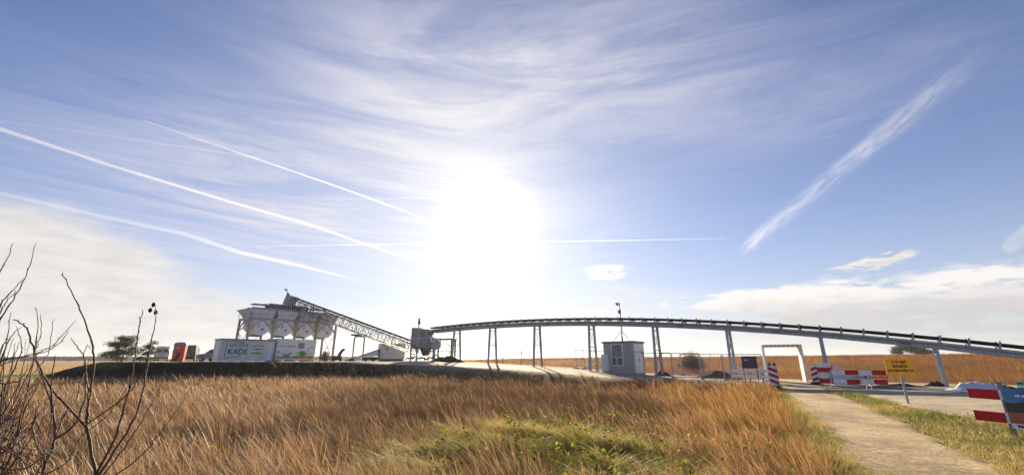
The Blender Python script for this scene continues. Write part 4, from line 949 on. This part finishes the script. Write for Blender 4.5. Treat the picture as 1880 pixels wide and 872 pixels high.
F2 = [(1058, 680, 47.5), (1074, 680, 46.2), (1217, 680, 43.0), (1252, 680, 42.0), (1309, 680, 40.2), (1328, 680, 39.6)]
l1 = ['fence panel on the ramp left of the grey cabin window', 'fence panel in front of the grey cabin window', 'fence panel right of the cabin door', 'front row fence panel before the round bush, close to the rust grass', 'fence panel at the foot of the pylon behind the rails', 'wide fence panel behind the dark board']
for (a, b_, lb) in zip(F1[:-1], F1[1:], l1): fence_panel(at(*a), at(*b_), lb)
fence_panel(at(*F2[0]), at(*F2[1]), 'narrow fence panel at the left end of the fence')
fence_panel(at(*F2[2]), at(*F2[3]), 'rear row fence panel between the cabin and the round bush')
fence_panel(at(*F2[3]), at(*F2[4]), 'rear row fence panel spanning just before the round brown bush')
c = at(1377, 674, 31.6); gz = float(H(c.x, c.y))
t = thing('site_board', 'dark grey board seen from behind, hung on the fence left of the portal', 'board', (c.x, c.y, gz), R(-14))
b = MB(); b.box(-.52, .52, -.02, .02, 1.02, 1.88); b.build('panel', mat('dark_board', (.055, .06, .068), .6), t)
b = MB(); b.bar((-.44, .03, 0), (-.44, .03, 1.8), .05); b.bar((.44, .03, 0), (.44, .03, 1.8), .05); b.build('leg', GALVD, t)
b = MB(); b.box(-.3, -.14, -.03, -.022, 1.58, 1.64); b.build('sticker', WHITE, t)
p, q = at(1345, 690, 32.6), at(1408, 690, 31.2); gz = float(H(p.x, p.y)); L = math.hypot(q.x - p.x, q.y - p.y)
t = thing('plank_barrier', 'low white plank barrier between the fence and the portal', 'barrier', (p.x, p.y, gz), math.atan2(q.y - p.y, q.x - p.x))
for z0 in (.32, .72):
    b = MB(); b.box(0, L, -.02, .02, z0, z0 + .22); b.build('plank', WSTRIPE, t)
for x in (.3, L / 2, L - .3):
    b = MB(); b.bar((x, .05, 0), (x, .05, 1.0), .06); b.bar((x, .06, .9), (x, .5, 0), .05); b.build('leg', GALVD, t)

# ------------------------------------------------------------------ white portal over the path
fr = gnd(1484, 702.5); ax = R(29); ac = Vector((math.sin(ax), math.cos(ax), 0)); 
t = thing('portal_frame', 'open white portal tunnel over the path beneath the conveyor', 'portal', (fr.x, fr.y, .0), -ax)   # local +y runs along the path, -x to the left
PW, PD, PH = 2.55, 2.3, 2.78
b = MB(); b.box(-.10, 0, 0, PD, .0, PH - .16); b.build('side_wall', mat('cream_panel', (.62, .58, .50), .6, 0, .08, 1.2, streak=True), t)
b = MB(); b.box(-PW, -PW + .08, 0, PD, .0, PH - .16); b.build('side_wall', mat('cream_panel', (.62, .58, .50)), t)
b = MB(); b.box(-PW, 0, 0, PD, PH - .155, PH - .02); b.build('roof', mat('cream_panel', (.62, .58, .50)), t)
b = MB()
for y in (-.025, PD - .06):
    b.box(-PW - .04, .04, y, y + .085, PH - .14, PH); b.box(-.11, .045, y, y + .085, 0, PH - .143); b.box(-PW - .045, -PW + .085, y, y + .085, 0, PH - .143)
b.build('edge_frame', WHITE, t)
b = MB()
for k in range(8): b.box(-PW + .2 + k * .29, -PW + .34 + k * .29, -.035, -.026, PH - .115, PH - .03)
b.build('roof_mark', GALVD, t)

# ------------------------------------------------------------------ beacons
def beacon(px, py, Y, label, rz, left):
    c = at(px, py, Y); t = thing('striped_beacon', label, 'traffic beacon', (c.x, c.y, max(.03, float(H(c.x, c.y)))), rz, 'red and white striped beacons')
    b = MB(); b.box(-.24, .24, -.02, .02, .16, 1.25); b.build('panel', WSTRIPE, t, bevel=.008)
    b = MB(); m_ = -1 if left else 1
    for z in (.16, .50, .84):
        pts = [(-.24, z + .19), (-.24, z + .02), (.24, z + .02 + .17 * 1.2), (.24, z + .19 + .17 * 1.2)]
        if m_ < 0: pts = [(-a, c_) for a, c_ in pts]
        b.loft([[(x, y, min(zz, 1.24)) for x, zz in pts] for y in (-.027, -.0225)])
    b.build('stripe', RED, t)
    b = MB()
    for x in (-.12, .12): b.tube([(x, -.03, 1.36), (x, .03, 1.36)], .085, 14); b.box(x - .05, x + .05, -.02, .02, 1.252, 1.30)
    b.build('lamp', mat('smoked_lamp', (.06, .06, .07), .25), t) if left else None
    b = MB(); b.box(-.30, .30, -.22, .22, 0, .15); b.build('foot', RUBBER, t, bevel=.03)
beacon(1424, 712, 25.8, 'striped beacon with two lamps at the left edge of the path', R(-28), True)
beacon(1500, 704, 29.6, 'striped beacon against the right wall of the portal', R(-12), False)

# ------------------------------------------------------------------ plank barricades
def aframe(b, x, h=1.12, sp=.55, side=1):
    b.bar((x, .06 * -side, 0), (x, .04 * -side, h), .07, .05); b.bar((x, sp * side, 0), (x, .08 * side, h - .05), .07, .05); b.bar((x, 0, .22), (x, sp * .8 * side, .22), .04)
def barricade(label, p, q, rows, legs, z0s=(.28, .78), hh=.26, side=1, grp='red and white plank barricades', top=None):
    L = math.hypot(q.x - p.x, q.y - p.y); t = thing('plank_barricade', label, 'barricade', (p.x, p.y, max(.035, float(H(p.x, p.y)))), math.atan2(q.y - p.y, q.x - p.x), grp)
    f = -.10 * side
    for z0, pat in zip(z0s, rows):
        x = 0; w = L / len(pat); b = MB(); b.cm = 0; y0, y1 = sorted((f, f - .03 * side))
        for i, ch in enumerate(pat):
            b.cm = 0 if ch == 'r' else 1; g = .002
            b.box(i * w + g * (i > 0), (i + 1) * w - g, y0, y1, z0, z0 + hh)
        b.build('plank', [RED, WSTRIPE], t)
    for x in legs:
        b = MB(); aframe(b, x * L, side=side); b.build('leg_frame', GALVD if 'landscape' in label else GALV, t)
    return t, L, f
p, q = Vector((18.62, 25.1, 0)), Vector((21.05, 24.3, 0))
sb = 1                                                   # local +y points to +x (away from the path) when heading towards the camera
t, L, f = barricade('long red and white barricade with a lettered grey plank across the road', p, q, ('wrwr', 'wrwr'), (.02, .70), side=1)
b = MB(); b.box(.05, L * .72, f - .03, f, .565, .755); pk = b.build('lettered_plank', mat('grey_blue_plank', (.48, .52, .58), .5), t)
b = MB()
for i in range(5): b.box(1.0 + i * .09, 1.06 + i * .09, f - .036, f - .031, .62, .70)
for i in range(8): b.box(1.75 + i * .11, 1.83 + i * .11, f - .036, f - .031, .62, .71)
b.build('small_print', INKG, pk)
b = MB(); b.box(1.5, 1.62, f - .037, f - .031, .60, .73); b.build('logo_mark', BLACK, pk)
p, q = at(1507, 712, 27.3), at(1534, 712, 26.8)
t, L, f = barricade('short red and white barricade right of the portal beacon', Vector((p.x, p.y, 0)), Vector((q.x, q.y, 0)), ('r', 'r', 'w', 'w'), (.1, .9), (.22, .88, .55, 1.16), .26, 1)
p, q = at(1500, 690, 31.5), at(1547, 690, 29.6)
t, L, f = barricade('white plank barricade with red bands standing behind the other two', Vector((p.x, p.y, 0)), Vector((q.x, q.y, 0)), ('rwrw', 'wwrw'), (.1, .9), (.35, .98), .24, 1)
p, q = Vector((11.14, 10.55, 0)), Vector((11.67, 7.75, 0))
t, L, f = barricade('near barricade with dark red plank ends and a landscape banner', p, q, ('rwrwr', 'rwrwr'), (.205, .93), (.25, .74), .215, 1)
b = MB(); b.box(L * .223, L * .915, f - .052, f - .034, .16, .99); bn = b.build('banner', mat('banner_sky', (.05, .19, .42), .4, 0, .3, 2.5), t)
def strip(z0, z1, nm, m_, bumpy=0):
    b = MB(); n = 14; xs_ = np.linspace(L * .226, L * .912, n); up_ = [z1 + (random.random() - .3) * bumpy for _ in xs_]
    pl = [(x, z0) for x in xs_] + [(x, u) for x, u in zip(xs_[::-1], up_[::-1])]
    b.prism(pl, f - .056, f - .0525); return b.build(nm, m_, bn)
strip(.50, .70, 'dark_hills_print', mat('dark_print', (.03, .035, .028), .45, 0, .4, 6), .10)
strip(.27, .498, 'heath_print', mat('terracotta_print', (.36, .11, .055), .45, 0, .3, 5)); strip(.163, .268, 'white_print', WSTRIPE)
b = MB()
for i in range(11): b.box(L * .30 + i * .11, L * .30 + i * .11 + .08, f - .058, f - .0528, .83, .87)
b.build('banner_lettering', WSTRIPE, bn)
b = MB(); b.box(L * .26, L * .38, f - .060, f - .0565, .19, .24); b.build('blue_print', mat('navy_print', (.05, .07, .22), .5), bn)

# ------------------------------------------------------------------ yellow sign
c = gnd(1668, 741); 
t = thing('warning_sign', 'yellow sign on a grey post reading Let op! in/uitrit werkverkeer', 'road sign', (c.x, c.y, -.02), R(-30))
zt, zbm = at(1651, 658, c.y).z, at(1656, 690, c.y).z
b = MB(); b.tube([(0, 0, -.2), (0, 0, zt - .05)], .04, 10); b.build('post', GALV, t)
b = MB(); b.box(-.43, .43, -.065, -.045, zbm + .07, zt + .01); bd = b.build('board', YEL, t, bevel=.006)
hS = zt - zbm
for k, tx in enumerate(('Let op!', 'in/uitrit', 'werkverkeer')):
    text_mesh(tx, .165, 'lettering', INK, bd, (0.01, -.068, zt - .15 - k * .165), bold=.005, align='CENTER', sx=.9)
b = MB(); b.box(-.05, .05, -.044, .05, zt - .2, zt - .14); b.box(-.05, .05, -.044, .05, zbm + .15, zbm + .2); b.build('clamp', GALV, t)

# ------------------------------------------------------------------ tarpaulin heap, soil heaps, litter
def heap(name, label, cat, c, sx, sy, h, m, seed, sharp=0.0, rz=0.0, res=26, kind=None):
    u = np.linspace(-1, 1, res); X, Y = np.meshgrid(u, u); r = np.sqrt(X ** 2 + Y ** 2)
    k = np.clip(1 - r ** 1.6, 0, 1) * (.35 + .95 * fbm(X * 3 + seed, Y * 3, .9, seed)) + sharp * np.abs(fbm(X * 4, Y * 4 + seed, .7, seed + 5) - .5) * np.clip(1 - r, 0, 1)
    Z = k * h - .06; v = np.stack([X * sx, Y * sy, Z], -1).reshape(-1, 3); i = (np.arange(res - 1)[:, None] * res + np.arange(res - 1)).reshape(-1)
    fs = np.stack([i, i + 1, i + res + 1, i + res], -1); ob = np_mesh(name, v, fs, None, m, smooth=not sharp)
    ob.location = (c.x, c.y, float(H(c.x, c.y)) + .02); ob.rotation_euler.z = rz; return tag(ob, label, cat, None, kind)
c = at(1797, 712, 23.6); heap('tarpaulin', 'crumpled white tarpaulin heap at the far edge of the road', 'tarpaulin', c, 1.5, .7, .50, mat('white_tarpaulin', (.66, .67, .70), .45, 0, .06, 2), 3, 1.3, R(-42))
SOILM = mat('wet_peat', (.035, .027, .02), .9, 0, .4, 3, .8, 20)
c = at(1716, 700, 27.6); heap('soil_heap', 'dark peat heap beside the foot of the rightmost pylon', 'soil heap', c, .8, .5, .38, SOILM, 5, .3)
c = at(1655, 703, 27.4); heap('soil_heap', 'long low dark peat heap behind the yellow sign', 'soil heap', c, 1.6, .5, .30, SOILM, 7, .3, R(-40))
c = at(1216, 686, 40.0); heap('soil_heap', 'dark peat heap at the foot of the pylon beside the cabin door', 'soil heap', c, .9, .6, .5, SOILM, 9, .3)
c = at(1316, 688, 38.0); heap('soil_heap', 'brown spoil heap behind the fence left of the white rails', 'soil heap', c, 2.2, .9, .6, SOILM, 11, .3, R(-30))
c = at(820, 664, 56); heap('soil_heap', 'long dark berm behind the ramp at the transfer tower', 'soil heap', c, 3.0, 1.0, .9, SOILM, 13, .3, R(-30))
c = at(1858, 716, 23.0); heap('soil_heap', 'dark rubble heap right of the white tarpaulin', 'soil heap', c, 1.3, .6, .35, SOILM, 15, .6, R(-40))
c = at(1874, 708, 22.6)
t = thing('jerry_can', 'small green and white can lying right of the tarpaulin', 'can', (c.x, c.y, float(H(c.x, c.y)) + .2), R(40))
b = MB(); b.box(-.2, .2, -.12, .12, 0, .34); b.build('body', mat('green_plastic', (.03, .28, .10), .4), t, bevel=.04)
b = MB(); b.box(-.205, .0, -.125, .125, .06, .2); b.build('label_band', WHITE, t); b = MB(); b.tube([(.1, 0, .34), (.1, 0, .42)], .04, 8); b.build('cap', WHITE, t)

# ------------------------------------------------------------------ trees and shrubs
def limb(b, p, d, L, r, depth, ends, spread=.55, up=.25, n=4, taper=.6):
    pts, rad = [Vector(p)], [r]; d = Vector(d).normalized()
    for k in range(n):
        d = (d + Vector((random.gauss(0, .16), random.gauss(0, .16), random.gauss(0, .1) + up * .15))).normalized()
        pts.append(pts[-1] + d * L / n); rad.append(r * (1 - (1 - taper) * (k + 1) / n))
    b.tube(pts, rad, 6 if r > .03 else 4)
    if depth == 0: ends.append(pts[-1]); return
    for k in range(random.choice((2, 3, 3))):
        i = random.randint(1, n); a = random.random() * 2 * math.pi
        nd = (d + Vector((math.cos(a), math.sin(a), random.uniform(-.1, .5))) * spread * 1.6).normalized()
        limb(b, pts[i], nd, L * random.uniform(.55, .75), rad[i] * .65, depth - 1, ends, spread, up, n, taper)
BARK = mat('bark', (.075, .05, .035), .9, 0, .3, 6)
def tree(name, label, cat, loc, h, trunk_h, cr, nleaf, lsize, pal, seed, group=None, flat=.6, lean=0.0, clump=.55):
    random.seed(seed); t = thing(name, label, cat, loc, random.random() * 6, group); b = MB(); ends = []
    top = Vector((lean, 0, trunk_h)); b.tube([(0, 0, -.15), (lean * .4, .03, trunk_h * .5), top, (lean, 0, h * .9)], [h * .030, h * .026, h * .022, h * .006], 8)
    for k in range(11):
        z = trunk_h * .7 + (h - trunk_h * .7) * (k / 10.5); a = k * 2.4 + random.random(); q = 1 - .55 * (k / 10)
        limb(b, (lean * z / h, 0, z), (math.cos(a), math.sin(a), .35), cr * q * .8, h * .011, 1, ends, .5, .5)
    b.build('trunk', BARK, t)
    P = np.array([tuple(e) for e in ends]); P = np.concatenate([P, P * .85 + np.array([0, 0, h * .12])]); idx = rng.integers(0, len(P), nleaf)
    pos = P[idx] + rng.standard_normal((nleaf, 3)) * np.array([clump, clump, clump * flat]) * cr * .30
    pal = np.array(pal); ci = (idx * 7 % len(pal)); col = lumpy(pal[ci], .5)
    leaves('crown', pos, lsize * (.6 + .8 * rng.random(nleaf)), col, t); return t
PINE = [[.028, .048, .012], [.045, .065, .017], [.018, .032, .010], [.07, .085, .024]]
c = at(222, 664, 78); tree('pine_tree', 'larger spreading dark green pine at the left end of the embankment', 'pine tree', (c.x, c.y, float(H(c.x, c.y))), 5.5, 1.5, 2.7, 6500, .17, PINE, 3, 'pines on the embankment', .42, .1, .60)
c = at(268, 664, 80); tree('pine_tree', 'smaller thin pine left of the white van', 'pine tree', (c.x, c.y, float(H(c.x, c.y))), 4.9, 1.5, 1.7, 2300, .16, PINE, 8, 'pines on the embankment', .42, 0, .6)
GOLD = [[.46, .34, .17], [.38, .27, .14], [.5, .40, .22]]
for px, py, Y, h, lb in ((923, 662, 80, 2.2, 'shorter golden sapling in the heath left of centre'), (957, 659, 84, 3.1, 'taller golden sapling in the heath beneath the conveyor')):
    c = at(px, py, Y); tree('sapling', lb, 'sapling', (c.x, c.y, float(H(c.x, c.y))), h, .6, .40, 240, .12, GOLD, int(px), 'saplings on the heath', 1.4, 0, .8)
OAK = [[.10, .075, .055], [.13, .095, .065], [.08, .065, .05]]
for k, (px, h, cr) in enumerate(((1648, 4.0, 3.0), (1664, 5.6, 4.2), (1680, 5.2, 4.0), (1692, 4.0, 3.2), (1703, 2.6, 2.6))):
    c = at(px, 650, 240); z = CAMZ + (ray(px, 652)[2] / ray(px, 652)[1]) * 240
    tree('distant_tree', ('low brown tree, leftmost of the far clump', 'tallest round brown tree of the far clump', 'broad brown tree in the middle of the far clump', 'brown tree right of the middle of the far clump', 'lowest brown tree, rightmost of the far clump')[k],
         'tree', (c.x, c.y, z - 1.0), h, 1.0, cr, 2200, .45, OAK, 40 + k, 'clump of trees on the far heath', .8, 0, .8)
# bushes
def bush(label, loc, w, h, n, pal, seed, lsize, group=None, twigs=60):
    random.seed(seed); t = thing('round_bush', label, 'bush', loc, 0, group); b = MB(); ends = []
    for k in range(twigs):
        a = random.random() * 6.28; e = random.random() ** .7; tip = Vector((math.cos(a) * w / 2 * e, math.sin(a) * w / 2 * e, h * (1 - .62 * e ** 2.5) * random.uniform(.55, 1.03))); m_ = tip * .5 + Vector((0, 0, -h * .06)); b.tube([(tip.x * .15, tip.y * .15, -.1), m_, tip], [.035, .02, .006], 4); ends += [tip, tip * .8, m_ * 1.3, tip * .9]
    b.build('stem', BARK, t)
    P = np.array([tuple(e) for e in ends]); idx = rng.integers(0, len(P), n); pos = P[idx] + rng.standard_normal((n, 3)) * w * .06; pos[:, 2] = np.abs(pos[:, 2])
    leaves('twigs', pos, lsize * (.5 + rng.random(n)), lumpy(np.array(pal)[rng.integers(0, len(pal), n)], .4), t)
c = at(1270, 672, 56); bush('large round brown bush behind the fence', (c.x, c.y, float(H(c.x, c.y))), 3.7, 2.5, 9000, [[.15, .09, .06], [.11, .075, .055], [.19, .11, .06]], 5, .075, None, 220)
c = at(597, 660, 66); bush('small green brown bush beneath the right end of the bins', (c.x, c.y, PADZ), 2.0, 1.5, 900, [[.08, .09, .03], [.16, .11, .04]], 6, .14)
c = at(568, 661, 68); bush('low dark bush behind the white container', (c.x, c.y, PADZ), 1.6, 1.0, 500, [[.09, .08, .04]], 7, .14)
# treeline on the left horizon
nt_ = 16000; xx = rng.uniform(-900, -190, nt_); yy_ = 560 + rng.uniform(0, 40, nt_) + (xx + 500) * .05; hgt = 5.2 * (.55 + .65 * fbm(xx, xx * 0, 40, 5)) * rng.random(nt_) ** .6
keepx = np.abs(xx) < 1.9 * yy_
tl = leaves('treeline', np.stack([xx, yy_, hgt + .3], -1)[keepx], np.full(keepx.sum(), 2.8), lumpy(np.tile([[.07, .068, .072]], (keepx.sum(), 1)), .3))
tag(tl, 'dark distant line of woods on the flat left horizon', 'woods', kind='stuff')

# ------------------------------------------------------------------ bare shrubs close to the camera
TWIG = mat('reddish_twig_bark', (.125, .066, .042), .7, 0, .35, 14, .5, 60)
def P3(px, py, Y): return at(px, py, Y)
def traced(b, pts, Y0, Y1, r0, r1, buds=None):
    n = len(pts); ctl = [P3(px, py, Y0 + (Y1 - Y0) * i / (n - 1)) for i, (px, py) in enumerate(pts)]
    out = []
    for i in range(n - 1):                                # Catmull-Rom smoothing
        p0, p1, p2, p3 = ctl[max(i - 1, 0)], ctl[i], ctl[i + 1], ctl[min(i + 2, n - 1)]
        for k in range(5):
            u = k / 5; out.append(.5 * ((2 * p1) + (p2 - p0) * u + (2 * p0 - 5 * p1 + 4 * p2 - p3) * u * u + (3 * p1 - p0 - 3 * p2 + p3) * u ** 3))
    out.append(ctl[-1]); m_ = len(out)
    out = [p + Vector((random.gauss(0, .0022), random.gauss(0, .0022), random.gauss(0, .0022))) for p in out]
    rad = [(r0 + (r1 - r0) * i / (m_ - 1)) * random.uniform(.9, 1.12) for i in range(m_)]
    rad = [x_ * .8 for x_ in rad]; b.tube(out, rad, 7)
    if buds is not None:
        for i in range(2, m_):
            if random.random() < .75:
                a = out[i]; d = (out[i] - out[i - 1]).normalized(); sd_ = Vector((random.gauss(0, 1), random.gauss(0, 1), .4)).normalized()
                e = a + sd_ * rad[i] * 1.6 + d * .012; buds.tube([a, a * .4 + e * .6, e], [rad[i] * .7, rad[i] * .65, .0008], 5)
random.seed(11)
sh = thing('bare_shrub', 'tall leafless shrub with two dry buds on its tip, lower left', 'shrub', (0, 0, 0)); bs = MB(); bb = bs
for pts, Y0, Y1, r0, r1 in (
    ([(176, 900), (172, 853), (160, 780), (163, 734), (172, 668), (168, 630), (150, 577), (134, 541), (113, 501)], 2.9, 3.0, .0125, .0035),
    ([(176, 880), (218, 815), (253, 754), (269, 678), (278, 625), (284, 597), (286, 562)], 2.9, 3.3, .010, .003),
    ([(176, 870), (208, 810), (233, 729), (248, 653), (253, 610), (261, 572)], 2.9, 2.7, .009, .003),
    ([(178, 885), (218, 836), (259, 775), (289, 719), (303, 683)], 2.9, 3.2, .006, .0022),
    ([(185, 890), (253, 841), (289, 800), (320, 760), (358, 700)], 2.9, 3.1, .006, .002),
    ([(158, 782), (117, 739), (91, 709), (66, 658), (52, 610), (40, 594), (25, 586)], 2.9, 3.0, .0095, .004),
    ([(158, 780), (228, 729), (252, 698), (274, 668)], 2.9, 2.8, .006, .003),
    ([(163, 734), (158, 690), (154, 655), (142, 637), (131, 622)], 2.9, 3.2, .006, .003),
    ([(154, 655), (160, 635), (166, 640)], 3.1, 3.1, .003, .002)):
    traced(bs, pts, Y0, Y1, r0, r1, bb)
bs.build('stem', TWIG, sh, smooth=True)
b = MB()
for px, py in ((281, 560), (275, 570), (285, 574)): 
    c = P3(px, py, 3.3); b.tube([c + Vector((0, 0, -.016)), c + Vector((.004, 0, -.004)), c + Vector((0, .003, .012)), c + Vector((0, 0, .024))], [.004, .0135, .012, .001], 8)
b.build('dry_bud', mat('dry_bud', (.05, .025, .02), .8), sh, smooth=True)
sh = thing('bare_shrub', 'leafless shrub with a forked stem, middle one at lower left', 'shrub', (0, 0, 0)); bs = MB(); bb = bs
for pts, Y0, Y1, r0, r1 in (
    ([(70, 900), (84, 850), (101, 805), (97, 755), (94, 714), (100, 664), (103, 655)], 2.7, 2.9, .0115, .003),
    ([(101, 805), (140, 775), (157, 715), (157, 663)], 2.7, 2.8, .008, .003),
    ([(101, 805), (120, 760), (138, 735), (150, 700), (165, 655)], 2.7, 3.1, .006, .002),
    ([(97, 755), (80, 700), (62, 650), (70, 600), (66, 565)], 2.7, 3.0, .006, .0022),
    ([(66, 640), (76, 605), (75, 580)], 3.0, 3.0, .0035, .002),
    ([(62, 650), (95, 635), (117, 612), (140, 588)], 2.9, 3.0, .0042, .0018),
    ([(0, 705), (40, 698), (66, 680), (90, 640), (99, 585)], 2.5, 2.9, .0055, .002),
    ([(0, 672), (40, 655), (78, 640)], 2.5, 2.8, .005, .002),
    ([(84, 850), (60, 790), (72, 740), (68, 734)], 2.7, 2.8, .005, .003),
    ([(80, 870), (120, 850), (150, 800), (200, 760), (240, 700)], 2.7, 2.9, .005, .002)):
    traced(bs, pts, Y0, Y1, r0, r1, bb)
bs.build('stem', TWIG, sh, smooth=True)
sh = thing('bare_shrub', 'dense tangle of leafless twigs at the far left edge', 'shrub', (0, 0, 0)); bs = MB(); bb = bs
for k in range(68):
    x0 = random.uniform(-140, -5); y0 = random.uniform(770, 960); x1 = random.uniform(-20, 135) * random.uniform(.6, 1); y1 = random.uniform(610, 830)
    if x1 > 70: y1 += 60
    mx, my = x0 * .4 + x1 * .6 + random.gauss(0, 8), y0 * .62 + y1 * .38 + random.uniform(5, 30); Y0 = random.uniform(2.2, 3.0)
    traced(bs, [(x0, y0), (x0 * .75 + mx * .25, y0 * .8 + my * .2 - 4), (mx, my), (x1 * .7 + mx * .3, y1 * .65 + my * .35), (x1, y1)], Y0, Y0 + random.uniform(-.2, .4), random.uniform(.003, .0085), .0015, bb)
for pts in ([(-40, 680), (0, 587), (30, 541), (56, 486), (65, 448)], [(-30, 560), (0, 500), (12, 478), (23, 448)], [(-40, 640), (0, 562), (25, 530), (42, 512)], [(-30, 640), (0, 575), (12, 555), (30, 534)], [(-20, 760), (0, 650), (12, 620), (20, 575)], [(-20, 720), (10, 640), (25, 612), (40, 600)], [(-60, 700), (0, 663), (40, 655), (95, 640), (125, 610)], [(-30, 780), (20, 690), (40, 640), (30, 600)]):
    traced(bs, pts, 2.5, 2.7, .0065, .002, bb)
bs.build('stem', TWIG, sh, smooth=True)
for s_ in [o for o in COL.objects if o.name.startswith('bare_shrub')]:      # put each shrub's origin where it stands
    c = gnd({'': 176, '.001': 76, '.002': -60}[s_.name[10:]], 1010); c = Vector((c.x, 2.8, 0)); s_.location = c
    for ch in kids(s_): ch.data.transform(Matrix.Translation(-c))

# ------------------------------------------------------------------ contrails: long thin bodies of ice mist high in the air
def volmat(name, dens, g=.55, wisps=False, axis=None, soft=40.0, length=1000.0):
    m = bpy.data.materials.new(name); m.use_nodes = True; t = NT(m.node_tree)
    for n in list(t.n): t.n.remove(n)
    o = t.n.new('ShaderNodeOutputMaterial'); v = t.n.new('ShaderNodeVolumeScatter'); v.inputs['Color'].default_value = (1, 1, 1, 1); v.inputs['Density'].default_value = dens; v.inputs['Anisotropy'].default_value = g
    if wisps:
        tc_ = t.n.new('ShaderNodeTexCoord').outputs['Object']; m0_ = t.n.new('ShaderNodeMapping'); t.l.new(tc_, m0_.inputs[0]); m0_.inputs['Rotation'].default_value = (0, R(40), 0)
        mp_ = t.n.new('ShaderNodeMapping'); t.l.new(m0_.outputs[0], mp_.inputs[0]); mp_.inputs['Scale'].default_value = (.16, .6, 1.5)
        t.l.new(t.mr(t.noise(mp_.outputs[0], .016, 6, .7, 1.2), .34, .74, dens * .05, dens * 2.2), v.inputs['Density'])
        lk = v.inputs['Density'].links[0].from_socket; dt = t.vm('DOT_PRODUCT', tc_, tuple(axis), out=1); d2 = t.m('SUBTRACT', t.vm('DOT_PRODUCT', tc_, tc_, out=1), t.m('MULTIPLY', dt, dt))
        t.l.new(t.m('MULTIPLY', t.m('MULTIPLY', lk, t.m('EXPONENT', t.m('DIVIDE', d2, -soft * soft))), t.m('MULTIPLY', t.mr(dt, 0, length * .12), t.mr(dt, length, length * .55, 0, 1))), v.inputs['Density'])
    t.l.new(v.outputs[0], o.inputs['Volume']); return m
FAR = 3000.0
def skypt(px, py): x, y, z = ray(px, py); d = Vector((x, y, z)).normalized(); return Vector((0, 0, CAMZ)) + d * FAR
def contrail(label, pts, wpx, m, strands=1, spread=0.0, seed=1):
    random.seed(seed); b = MB(); c0 = skypt(*pts[0][:2])
    for q in range(strands):
        out, rad = [], []; ph = random.random() * 6; off0 = random.uniform(-1, 1)
        n = 42
        u0, u1 = (0, 1) if strands == 1 else (random.uniform(0, .35), random.uniform(.55, 1))
        for k in range(n + 1):
            u = u0 + (u1 - u0) * k / n; f = u * (len(pts) - 1); i = min(int(f), len(pts) - 2); w_ = f - i
            px = pts[i][0] * (1 - w_) + pts[i + 1][0] * w_; py = pts[i][1] * (1 - w_) + pts[i + 1][1] * w_; sz = pts[i][2] * (1 - w_) + pts[i + 1][2] * w_
            dxp, dyp = pts[i + 1][0] - pts[i][0], pts[i + 1][1] - pts[i][1]; l_ = math.hypot(dxp, dyp)
            o_ = (off0 + .5 * math.sin(ph + u * 5)) * spread * sz
            p = skypt(px - dyp / l_ * o_, py + dxp / l_ * o_)
            out.append(p - c0); tp = min(1, min(k, n - k) / 5 + .15) if strands > 1 else 1
            rad.append(max(.3, sz * wpx / F * FAR / 2 * tp * (1 + .12 * math.sin(k * 2.1 + ph) * random.random())))
        b.tube(out, rad, 9)
    o = b.build('contrail', m, None, smooth=True); o.location = c0; return tag(o, label, 'contrail', 'vapour trails in the sky')
V1 = volmat('ice_mist', .019); V2 = volmat('thin_ice_mist', .006); V3 = None
contrail('sharp straight vapour trail slanting down towards the sun', [(262, 221, .5), (480, 295, .9), (640, 350, 1.1), (810, 413, 1.2)], 2.9, V1, seed=1)
contrail('fluffy vapour trail entering at the left edge, upper of the pair', [(-60, 212, 1.2), (0, 237, 1.2), (200, 303, 1.0), (420, 370, .9), (560, 410, .9), (690, 455, .9), (800, 492, .7)], 4.2, V1, seed=2)
contrail('broad vapour trail entering lower at the left edge and fading right', [(-60, 338, 1), (0, 355, 1), (180, 396, 1), (340, 430, 1.2), (440, 463, 1.3), (560, 490, 1.1), (650, 512, .4)], 5.6, V2, seed=3)
contrail('faint hairline vapour trail above the others at left', [(0, 222, .6), (200, 250, .8), (480, 291, .9)], 3.0, V2, seed=4)
contrail('level vapour trail crossing behind the sun glare', [(470, 452, .5), (700, 449, .8), (1000, 444, 1.0), (1332, 438, .6)], 2.4, V1, seed=5)
contrail('short level vapour trail left of the sun glare', [(560, 366, .5), (700, 365, .8), (830, 363, .8)], 2.6, V2, seed=6)
V3 = volmat('faint_ice_mist', .0042, .5, True, (skypt(1862, 50) - skypt(1352, 470)).normalized(), 40.0, (skypt(1862, 50) - skypt(1352, 470)).length)
contrail('wide ragged vapour trail slanting up to the right', [(1352, 470, .35), (1400, 430, .7), (1470, 372, 1.0), (1545, 308, 1.2), (1620, 247, 1.5), (1700, 183, 1.5), (1770, 125, 1.2), (1862, 50, .6)], 44.0, V3, 1, 0, 7)
V3 = volmat('faint_ice_mist_small', .007, .5, True, (skypt(1930, 392) - skypt(1838, 462)).normalized(), 26.0, (skypt(1930, 392) - skypt(1838, 462)).length)
contrail('small faint vapour trail at the right edge', [(1838, 462, .5), (1862, 442, 1), (1930, 392, 1.0)], 20.0, V3, 1, 6.0, 8)

# ------------------------------------------------------------------ the air over the land
hm = bpy.data.materials.new('pale_air'); hm.use_nodes = True; t = NT(hm.node_tree)
for n in list(t.n): t.n.remove(n)
o = t.n.new('ShaderNodeOutputMaterial'); v = t.n.new('ShaderNodeVolumePrincipled'); v.inputs['Color'].default_value = (.93, .95, 1, 1); v.inputs['Density'].default_value = .00017; v.inputs['Anisotropy'].default_value = .55
t.l.new(v.outputs[0], o.inputs['Volume'])     # air_mist
b = MB(); b.box(-6100, 6100, -420, 7250, -2.2, 26); tag(b.build('haze', hm), kind='stuff')
